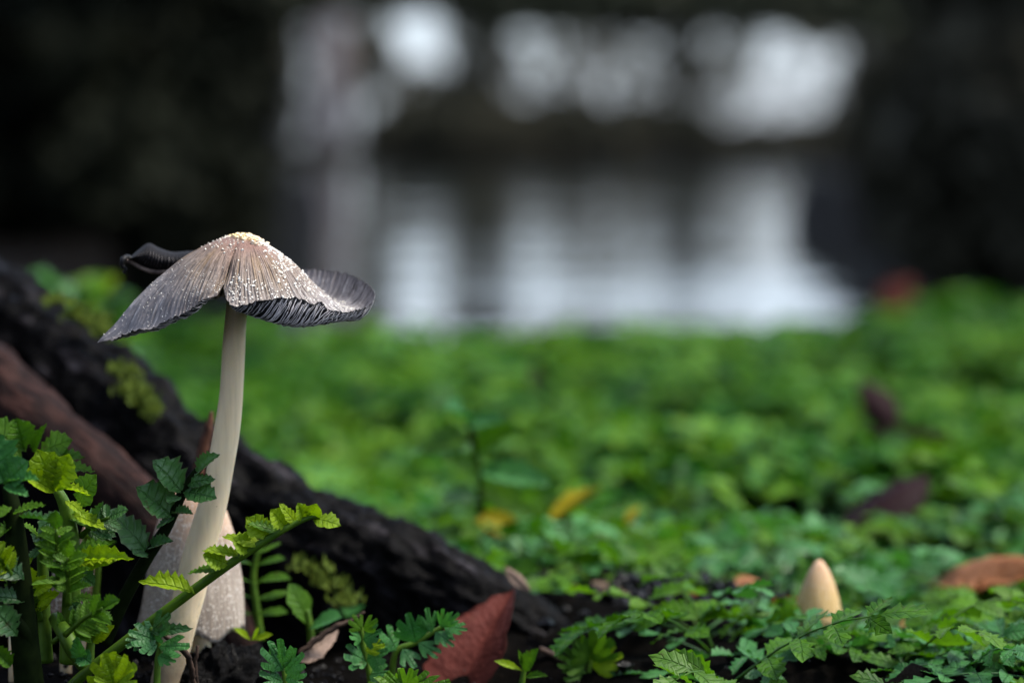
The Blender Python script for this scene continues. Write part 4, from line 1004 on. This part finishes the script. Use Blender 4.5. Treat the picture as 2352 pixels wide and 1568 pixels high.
# the rest is one carpet
acc_V, acc_F, acc_U, acc_T, off = [], [], [], [], 0
for k, (x, y) in enumerate(pts_all[NEAR:]):
    z = gz(x, y); tin = rr.random(); hk = 1.0 + (1.1 if y < .95 else .5) * noise.noise(Vector((x * 14, y * 11, 7)))
    for q in range(rr.randint(5, 7)):
        fr, pts = pinnate(Vector((x, y, z)), rr.uniform(0, 6.28), rr.uniform(.014, .026) * (.75 + .35 * y), rr.uniform(.003, .017) * hk, rr.choice([2, 3, 3]), rr.uniform(.0060, .0105) * (.8 + .3 * y), rr)
        lt = rr.random()
        for m in fr:
            V, F, U = SM[rr.randrange(4)]; mm = np.array(m)
            acc_V.append(V @ mm[:3, :3].T + mm[:3, 3]); acc_F.append(F + off); acc_U.append(U)
            acc_T.append(np.full(len(V), np.clip(.25 * tin + .75 * lt - .16 + .15 * rr.random() + .55 * noise.noise(Vector((x * 11, y * 8, 21))), 0, 1))); off += len(V)
cov = ob("leaf_carpet", bigmesh("leaf_carpet", np.concatenate(acc_V), np.concatenate(acc_F), np.concatenate(acc_U), {'tint': np.concatenate(acc_T)}), M['leaf_cover'])
tag(cov, "dense carpet of small green toothed leaves reaching to the water's edge", "ground cover", kind="stuff")

# ------------------------------------------------------------------ dead leaves, twigs, crumbs
def dead(label, a, b, Y0, Y1, wr, nh, mat, var, name="dead_leaf", stalk_to=None):
    p0 = W(a[0], a[1], Y0)
    t = thing(name, label, "leaf", p0, "fallen leaves on the bank")
    o = blade(t, a, b, Y0, Y1, wr, nh, mat, 'dead', var, name="blade")
    if stalk_to:
        stalk(t, [W(stalk_to[0], stalk_to[1], Y0), W((a[0] + stalk_to[0]) / 2, (a[1] + stalk_to[1]) / 2 - 4, Y0), p0 + (W(b[0], b[1], Y1) - p0) * .05], [.0009, .0006], 'shard', 'leaf_stalk')
    return t
dead("large dark red dead leaf standing point up among small green sprigs", (1035, 1640), (1148, 1338), .528, .532, .95, (-.35, -.9, .3), 'dead_red', 0, stalk_to=(870, 1545))
dead("dark purple dead leaf half buried in the lawn of leaves", (2130, 1090), (1925, 1160), YG(1120), YG(1125) - .01, .95, (0, -.5, .9), 'dead_purple', 1)
dead("long orange-brown dead leaf lying flat behind the tan mushroom bud", (2420, 1290), (2100, 1195), YG(1270), YG(1220), .62, (0, -.5, .87), 'dead_orange', 1)
dead("narrow rust-brown curled dead leaf lying below the tan mushroom bud", (2080, 1585), (1672, 1468), .526, .531, .15, (.05, -.75, .66), 'dead_orange', 0)
dead("grey-brown dead leaf in the bare hollow past the root's end", (1450, 1430), (1370, 1300), .575, .58, .9, (0, -.8, .5), 'dead_grey', 3)
dead("beige curled dead leaf beside the bare hollow", (1385, 1425), (1490, 1400), .572, .574, .7, (0, -.5, .8), 'dead_tan', 1)
dead("rusty orange dead leaf with purplish sheen beside the tan mushroom bud", (1690, 1415), (1835, 1340), .575, .577, .75, (0, -.6, .8), 'dead_rust', 1)
dead("dark rusty leaf scrap under the carpet edge", (1620, 1375), (1460, 1345), .585, .588, .6, (0, -.5, .8), 'dead_rust', 3)
dead("small bright orange leaf scrap at the carpet edge", (1685, 1345), (1750, 1322), .59, .592, .8, (0, -.6, .7), 'dead_orange', 0)
dead("small brown leaf scrap on the lower end of the black root", (1160, 1300), (1225, 1335), .553, .551, .6, (0, -.5, .85), 'dead_grey', 1)
dead("tan leaf sliver propped under a twig beside the black root", (690, 1520), (792, 1432), .512, .516, .6, (.2, -.9, .3), 'dead_grey', 3)
dead("reddish brown dead leaf on the rim of the bank", (2020, 715), (2100, 640), 1.30, 1.30, 1.1, (0, -.9, .3), 'dead_red', 0)
dead("dark brown dead leaf standing in the lawn beyond the mushroom", (1250, 945), (1235, 830), YG(930), YG(930), .9, (0, -.9, .2), 'dead_purple', 0)
dead("dark brown crumpled leaf in the lawn above the purple leaf", (2060, 985), (1985, 870), YG(970), YG(970), 1.0, (0, -.9, .2), 'dead_purple', 1)
dead("black-brown dead leaf shadowed in the lawn near the purple leaf", (2190, 1050), (2010, 960), YG(1030), YG(1030), .8, (0, -.8, .4), 'dead_purple', 3)
dead("yellow fallen leaf beside the slender dark herb", (1185, 1225), (1100, 1175), YG(1215), YG(1215), .7, (0, -.7, .6), 'leaf_yellow', 1)
dead("bright yellow leaf lying on the carpet past the slender herb", (1260, 1200), (1375, 1155), YG(1195), YG(1180), .45, (0, -.5, .8), 'leaf_yellow', 2)
dead("small round yellow leaf on the leaf carpet", (1440, 1205), (1465, 1160), YG(1195), YG(1195), .9, (0, -.7, .7), 'leaf_yellow', 0)
dead("beige leaf scrap among the green leaves near the narrow rust-brown leaf", (2060, 1440), (2100, 1415), .555, .555, 1.0, (0, -.8, .5), 'dead_tan', 3)
dead("pinkish tan scrap of leaf at the tip of the rust-brown leaf", (2050, 1568), (2010, 1530), .532, .53, .9, (0, -.8, .5), 'dead_grey', 0)
dead("dark brown flat leaf in the hollow behind the grey-brown one", (1330, 1360), (1270, 1315), .583, .586, .8, (0, -.6, .8), 'dead_red', 3)
dead("curled dark red leaf deep in the hollow under the carpet edge", (1560, 1385), (1660, 1350), .580, .583, .6, (0, -.6, .8), 'dead_red', 1)
dead("dull brown leaf lying under the lobed sprig past the dead red leaf", (1270, 1500), (1390, 1470), .545, .548, .5, (0, -.5, .85), 'dead_grey', 1)
dead("crumpled brown leaf between the pale toothed leaves and the orange one", (2190, 1500), (2120, 1440), .545, .548, .8, (0, -.6, .8), 'dead_red', 0)
# broad smooth leaves under the tan mushroom bud
f = plant("broad_leaf_plant", "broad dull blue-green leaves spread beneath the tan mushroom bud", 1830, 1560, .552)
for a, b, w, Y in [((1850, 1520), (1720, 1420), .9, .552), ((1850, 1520), (1960, 1400), .8, .560), ((1850, 1530), (1760, 1560), .9, .545), ((1860, 1530), (1960, 1500), .9, .545), ((1850, 1525), (1800, 1500), .7, .542), ((1870, 1520), (1985, 1440), .8, .552), ((1850, 1540), (1890, 1590), 1.0, .540)]:
    B(f, a, b, .552, Y - .003, w, (random.uniform(-.2, .2), -.5, .85), 'leaf_blue', 'serr')
f = plant("pale_leaf_plant", "pale green toothed leaves leaning over the tan mushroom bud", 1990, 1420, .575)
for a, b, w in [((2060, 1400), (1930, 1290), .7), ((2065, 1400), (2010, 1330), .8), ((2060, 1405), (1975, 1400), .7), ((2070, 1400), (2100, 1350), .9), ((2060, 1410), (2120, 1450), .9)]:
    B(f, a, b, .578, .572, w, (random.uniform(-.2, .2), -.6, .8), 'leaf_blue', 'serr')
# twigs
def twig(label, pts, rad, mat='twig', name="twig"):
    P = [W(*p) for p in pts]; t = P[0]
    V, F, UV = tube([p - t + Vector((noise.noise(p * 900), 0, noise.noise(p * 900 + Vector((9, 0, 0))))) * .0004 for p in catmull(P, 8)], rad, 7)
    o = ob(name, mesh(name, V, F, UV), M[mat], loc=t); return tag(o, label, "twig", "twigs on the soil")
twig("thin black twig bent across the base of the pale stem", [(375, 1452, .487), (400, 1475, .487), (425, 1498, .488), (440, 1535, .490), (445, 1600, .492)], [.0005, .0006, .0005])
twig("fine brown upright twig against the wet black soil", [(452, 1485, .497), (450, 1520, .497), (456, 1600, .498)], [.0003, .0004])
twig("thin brown twig resting over the tan leaf sliver", [(685, 1500, .512), (740, 1460, .513), (790, 1430, .514), (838, 1408, .515)], [.0005, .0006, .0002])
twig("splinter of reddish bark sticking up behind the pale stem", [(455, 1090, .53), (470, 1020, .53), (480, 980, .53), (484, 945, .53)], [.0012, .0011, .0009, .0003], 'shard', "bark_splinter")
twig("grey-brown forked twig on the ground near the dead red leaf", [(1240, 1490, .53), (1300, 1520, .528), (1360, 1575, .525)], [.0006, .0007, .0004])
V, F = [], []
def crumb(c, s):
    b = len(V)
    import itertools
    ph = [Vector((0, 0, 1)), Vector((.9, 0, .3)), Vector((.3, .85, .3)), Vector((-.75, .5, .3)), Vector((-.7, -.55, .3)), Vector((.3, -.85, .25)), Vector((0, 0, -.6))]
    for p in ph: V.append(c + Vector((p.x * random.uniform(.6, 1.2), p.y * random.uniform(.6, 1.2), p.z * random.uniform(.6, 1.2))) * s)
    for k in range(5): F.append((b, b + 1 + k, b + 1 + (k + 1) % 5)); F.append((b + 6, b + 1 + (k + 1) % 5, b + 1 + k))
for k in range(900):
    x = random.gauss(-.055, .03); y = random.gauss(.515, .02)
    crumb(Vector((x, y, gz(x, y) + random.uniform(-.001, .003))), random.uniform(.0003, .0009))
for k in range(500):
    px = random.gauss(1560, 260); y = random.gauss(.60, .02); x = (px - 1176) * K * y
    crumb(Vector((x, y, gz(x, y) + random.uniform(-.001, .003))), random.uniform(.0008, .003))
cr = ob("soil_crumbs", mesh("soil_crumbs", V, F, smooth=False), M['crumb']); tag(cr, "glistening wet black soil crumbs around the mushroom base", "soil", kind="stuff")

# wet black clod below the young cap
def clod_mat():
    m, nt, p, out = newmat('wet_clod')
    p.inputs["Base Color"].default_value = (0.0015, 0.0012, 0.0012, 1); p.inputs["Specular IOR Level"].default_value = 0.12
    n = noise_(nt, geopos(nt), 420, 6, 0.7)
    nt.links.new(ramp(nt, noise_(nt, geopos(nt), 160, 3), [(0.45, (0.75,) * 3), (0.62, (0.16,) * 3)]), p.inputs["Roughness"])
    bump(nt, n, 1.0, 0.0025, p); return m
V, F = [], []; c0 = W(525, 1560, .513); na, nb = 72, 26
for i in range(nb):
    for j in range(na):
        an = 2 * math.pi * j / na; h = i / (nb - 1) * math.pi / 2
        d = Vector((math.cos(an) * math.cos(h) * .0105, math.sin(an) * math.cos(h) * .0075, math.sin(h) * .0082))
        V.append(c0 + d * (1 + .30 * noise.noise(d * 260) + .22 * noise.noise(d * 620) + .12 * noise.noise(d * 1500)) + Vector((0, 0, -.002)))
for i in range(nb - 1):
    for j in range(na): k = (j + 1) % na; F.append((i * na + j, i * na + k, (i + 1) * na + k, (i + 1) * na + j))
o = ob("soil_clod", mesh("soil_clod", [v - c0 for v in V], F), clod_mat(), loc=c0); tag(o, "wet glistening clod of black soil under the grey young cap", "soil clod")

# ------------------------------------------------------------------ shrubs and trees beyond
def leaf_cloud(ells, size, seed, up=0.3):
    """ells: (centre, radii, count) -> diamond leaves filling ellipsoids, denser outside"""
    r = np.random.default_rng(seed); VV = []
    for c, rd, n in ells:
        d = r.normal(size=(n, 3)); d /= np.linalg.norm(d, axis=1, keepdims=True)
        q = r.random(n) ** 0.45
        P = np.array(c) + d * q[:, None] * np.array(rd)
        a = r.normal(size=(n, 3)); a /= np.linalg.norm(a, axis=1, keepdims=True)
        b = np.cross(a, r.normal(size=(n, 3))); b /= np.linalg.norm(b, axis=1, keepdims=True)
        s = size * r.uniform(.6, 1.3, (n, 1)); nn = np.cross(a, b) * s * .15
        VV.append(np.stack([P - a * s, P + b * s * .5 + nn, P + a * s, P - b * s * .5 + nn], 1).reshape(-1, 3))
    V = np.concatenate(VV); F = np.arange(len(V)).reshape(-1, 4); return V, F
def tree_thing(name, label, cat, base, trunk_r, height, ells, size, seed, mat, tmat='bough', limbs=5, group=None):
    t = thing(name, label, cat, base, group); b = Vector(base)
    V, F, UV = tube(catmull([Vector((0, 0, -.1 * height)), Vector((trunk_r * .5, 0, height * .35)), Vector((-trunk_r * .4, 0, height * .7)), Vector((0, 0, height))], 5), [trunk_r * 1.25, trunk_r, trunk_r * .75, trunk_r * .4], 12)
    ob("trunk", mesh("trunk", V, F, UV), M[tmat], t)
    r = random.Random(seed); its = []
    for k in range(min(limbs, len(ells))):
        c = Vector(ells[k][0]) - b; s = Vector((0, 0, height * r.uniform(.25, .7)))
        its.append(tube(catmull([s, s.lerp(c, .5) + Vector((0, 0, height * .05)), c], 4), [trunk_r * .45, trunk_r * .3, trunk_r * .12], 6)[:2])
    if its:
        V, F = join_data(its); ob("limbs", mesh("limbs", V, F), M[tmat], t)
    if ells:
        V, F = leaf_cloud(ells, size, seed); o = ob("crown", bigmesh("crown", V - np.array(base), F), M[mat], t)
    return t
def E(px, py, Y, rx, rz, n, ry=None):
    """ellipsoid at a pixel and depth, radii in pixels of the 2352 picture"""
    p = W(px, py, Y); s = K * Y; return (tuple(p), (rx * s, (ry if ry else max(rx, rz) * s), rz * s), n)
# dark evergreen at the left, standing on the bank
Yl = 3.2
ells = [E(330, 420, Yl, 300, 260, 9000, .35), E(150, 150, Yl + .1, 330, 240, 9000, .4), E(480, 200, Yl, 150, 170, 5000, .2), E(-150, 380, Yl, 350, 350, 8000, .4), E(520, 500, Yl, 90, 110, 2500, .15), E(300, -200, Yl + .2, 330, 240, 7000, .5), E(560, 40, Yl, 95, 60, 1800, .12)]
b = W(200, 620, Yl); b.z = gz(b.x, b.y)
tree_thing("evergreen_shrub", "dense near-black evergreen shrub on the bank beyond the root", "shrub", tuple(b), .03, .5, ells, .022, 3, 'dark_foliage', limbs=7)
# dark shrub at the right with thin stems
Yr = 2.75
ells = [E(2300, 330, Yr, 170, 330, 6500, .3), E(2480, 200, Yr + .1, 260, 420, 8000, .4), E(2170, 520, Yr, 90, 130, 1800, .15), E(2180, 250, Yr, 100, 220, 1300, .2), E(2350, -80, Yr + .1, 260, 170, 4500, .3), E(2060, 420, Yr, 80, 160, 380, .15)]
b = W(2380, 560, Yr); b.z = gz(b.x, b.y)
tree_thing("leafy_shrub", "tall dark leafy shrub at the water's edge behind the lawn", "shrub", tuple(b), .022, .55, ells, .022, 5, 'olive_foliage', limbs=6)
# low bough reaching over the water
Yb = 4.6
bt = (1.75, 5.0, gz(1.75, 5.0))
t = thing("overhanging_tree", "bank tree stretching a long low leafy bough over the water", "tree", bt)
V, F, UV = tube(catmull([Vector((0, 0, -.3)), Vector((.03, 0, .8)), Vector((.0, .05, 1.8)), Vector((.1, 0, 3.2))], 6), [.16, .13, .11, .07], 14); ob("trunk", mesh("trunk", V, F, UV), M['bough'], t)
bp = [Vector(bt) + Vector((0, 0, .55)), W(2300, -20, Yb), W(1800, 5, Yb), W(1300, 0, Yb), W(800, 5, Yb), W(250, 20, Yb)]
V, F, UV = tube([p - Vector(bt) for p in catmull(bp, 6)], [.05, .03, .022, .016, .012, .006], 8); ob("bough", mesh("bough", V, F, UV), M['bough'], t)
ells = [E(x, -35 + random.uniform(-12, 16), Yb, 95, random.uniform(55, 75), 620, .14) for x in range(-300, 2500, 110)] + [E(x, 42, Yb, 120, 38, 170, .15) for x in range(1150, 2100, 140)] + [E(2000, 40, Yb, 180, 45, 420, .2), E(2200, 60, Yb, 160, 80, 700, .2), E(1500, 5, Yb, 200, 25, 300, .2)]
V, F = leaf_cloud(ells, .016, 9); ob("crown", bigmesh("crown", V - np.array(bt), F), M['bough_foliage'], t)
V, F = leaf_cloud([((1.85, 5.0, 3.4), (1.3, 1.3, .9), 4000)], .05, 10); ob("upper_crown", bigmesh("upper_crown", V - np.array(bt), F), M['bough_foliage'], t)
# unseen shrubs added behind the camera to cut fill light, and the old tree's crown
for lab, cx, cy, seed in [("tall dark evergreen shrub added unseen behind the viewpoint to cut fill light", .2, -4.8, 41), ("wide dark evergreen shrub next to the old tree, added behind the viewpoint to cut fill light", -1.9, -3.0, 42), ("dark evergreen shrub added apart on the open side behind the viewpoint to cut fill light", 2.6, -4.0, 43)]:
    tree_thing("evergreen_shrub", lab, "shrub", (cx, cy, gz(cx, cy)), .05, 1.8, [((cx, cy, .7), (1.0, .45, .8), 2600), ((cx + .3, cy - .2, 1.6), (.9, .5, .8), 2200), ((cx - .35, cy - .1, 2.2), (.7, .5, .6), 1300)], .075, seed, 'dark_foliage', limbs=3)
V, F = leaf_cloud([((-1.9, .9, 3.9), (1.5, 1.6, .9), 6500)], .07, 44); ob("crown", bigmesh("crown", V - np.array(tree.location), F), M['dark_foliage'], tree)  # unseen crown: completes the tree, offset to shade from the upper left
# far bank
FB = 62.0
def far_tree(label, px, base_py, height_m, ells, seed, tr=.18, tmat='bough', name="far_tree", n=5):
    b = W(px, 360, FB); b.z = gz(b.x, FB) - .1
    return tree_thing(name, label, "tree" if 'tree' in name else "shrub", tuple(b), tr, height_m, ells, .16, seed, 'far_foliage', tmat, n, "growth on the far bank")
far_tree("dark rounded thicket on the far bank near the pale trunk", 1050, 0, 1.2, [E(1050, 290, FB, 190, 95, 3600, 2.0), E(930, 310, FB, 110, 70, 1600, 1.5), E(1180, 310, FB, 120, 80, 1600, 1.5), E(1080, 215, FB, 90, 50, 420, 1.2)], 21, .1, name="far_thicket")
far_tree("lower thicket on the far bank joining the rounded one", 1400, 0, 1.0, [E(1390, 310, FB, 170, 60, 2000, 1.5), E(1470, 260, FB, 120, 45, 420, 1.2), E(1300, 255, FB, 100, 55, 480, 1.2)], 22, .1, name="far_thicket")
far_tree("brownish thicket on the far bank beneath the bright gap", 1750, 0, .9, [E(1720, 325, FB, 190, 45, 2200, 1.5), E(1900, 320, FB, 150, 55, 1700, 1.5), E(1580, 300, FB, 70, 60, 900, 1.0)], 23, .1, name="far_thicket")
far_tree("thin far-bank tree standing between the two bright sky gaps", 1565, 0, 3.0, [E(1570, 130, FB, 60, 120, 500, 1.0), E(1580, 60, FB, 60, 30, 120, 1.4)], 24, .14)
far_tree("pale-trunked far-bank tree before dark foliage", 740, 0, 5.5, [E(700, -60, FB, 220, 60, 900, 2.0), E(820, 150, FB + 2, 60, 90, 260, 1.0)], 25, .42, 'trunk_pale')
far_tree("slim far-bank tree rising behind the rounded thicket", 1130, 0, 3.0, [E(1110, 120, FB, 85, 100, 330, 1.2), E(1120, 60, FB, 60, 30, 120, 1.4), E(870, 130, FB, 55, 70, 180, 1.0)], 26, .1)
far_tree("leafy far-bank tree beside the dark right-hand shrub".replace("right-hand ", "waterside "), 2060, 0, 4.6, [E(2060, 200, FB, 130, 170, 2400, 2.0), E(2250, 150, FB, 200, 260, 3500, 2.5)], 27, .2)
far_tree("loose grey-green far-bank tree thinly screening the sky", 1350, 0, 4.0, [E(1250, 170, FB + 4, 200, 70, 200, 2.0), E(1350, 100, FB + 4, 170, 60, 260, 2.0), E(1480, 160, FB + 4, 120, 90, 200, 2.0), E(1090, 60, FB + 4, 100, 110, 380, 2.0)], 31, .1)
far_tree("sparse far-bank tree half veiling the brightest part of the sky", 1960, 0, 4.0, [E(1650, 180, FB + 4, 90, 90, 260, 2.0), E(1990, 200, FB + 4, 80, 110, 420, 2.0), E(1800, 190, FB + 4, 150, 110, 60, 2.0), E(1690, 110, FB + 4, 60, 60, 150, 2.0), E(1900, 80, FB + 4, 80, 40, 200, 2.0), E(1950, 260, FB + 4, 60, 60, 200, 2.0)], 32, .1)
far_tree("twiggy far-bank tree hugging the pale trunk", 830, 0, 4.0, [E(850, 60, FB + 4, 50, 130, 420, 2.0), E(1000, 200, FB + 4, 170, 50, 420, 2.0), E(650, 150, FB + 4, 60, 200, 900, 2.0), E(720, 352, FB - 1.2, 130, 16, 700, .5)], 33, .1)
far_tree("broad dark far-bank tree behind the evergreen shrub", 350, 0, 5.0, [E(300, 150, FB, 330, 230, 5000, 3.0), E(560, 200, FB, 110, 170, 1600, 2.0), E(0, 150, FB, 300, 230, 4000, 3.0)], 28, .3)
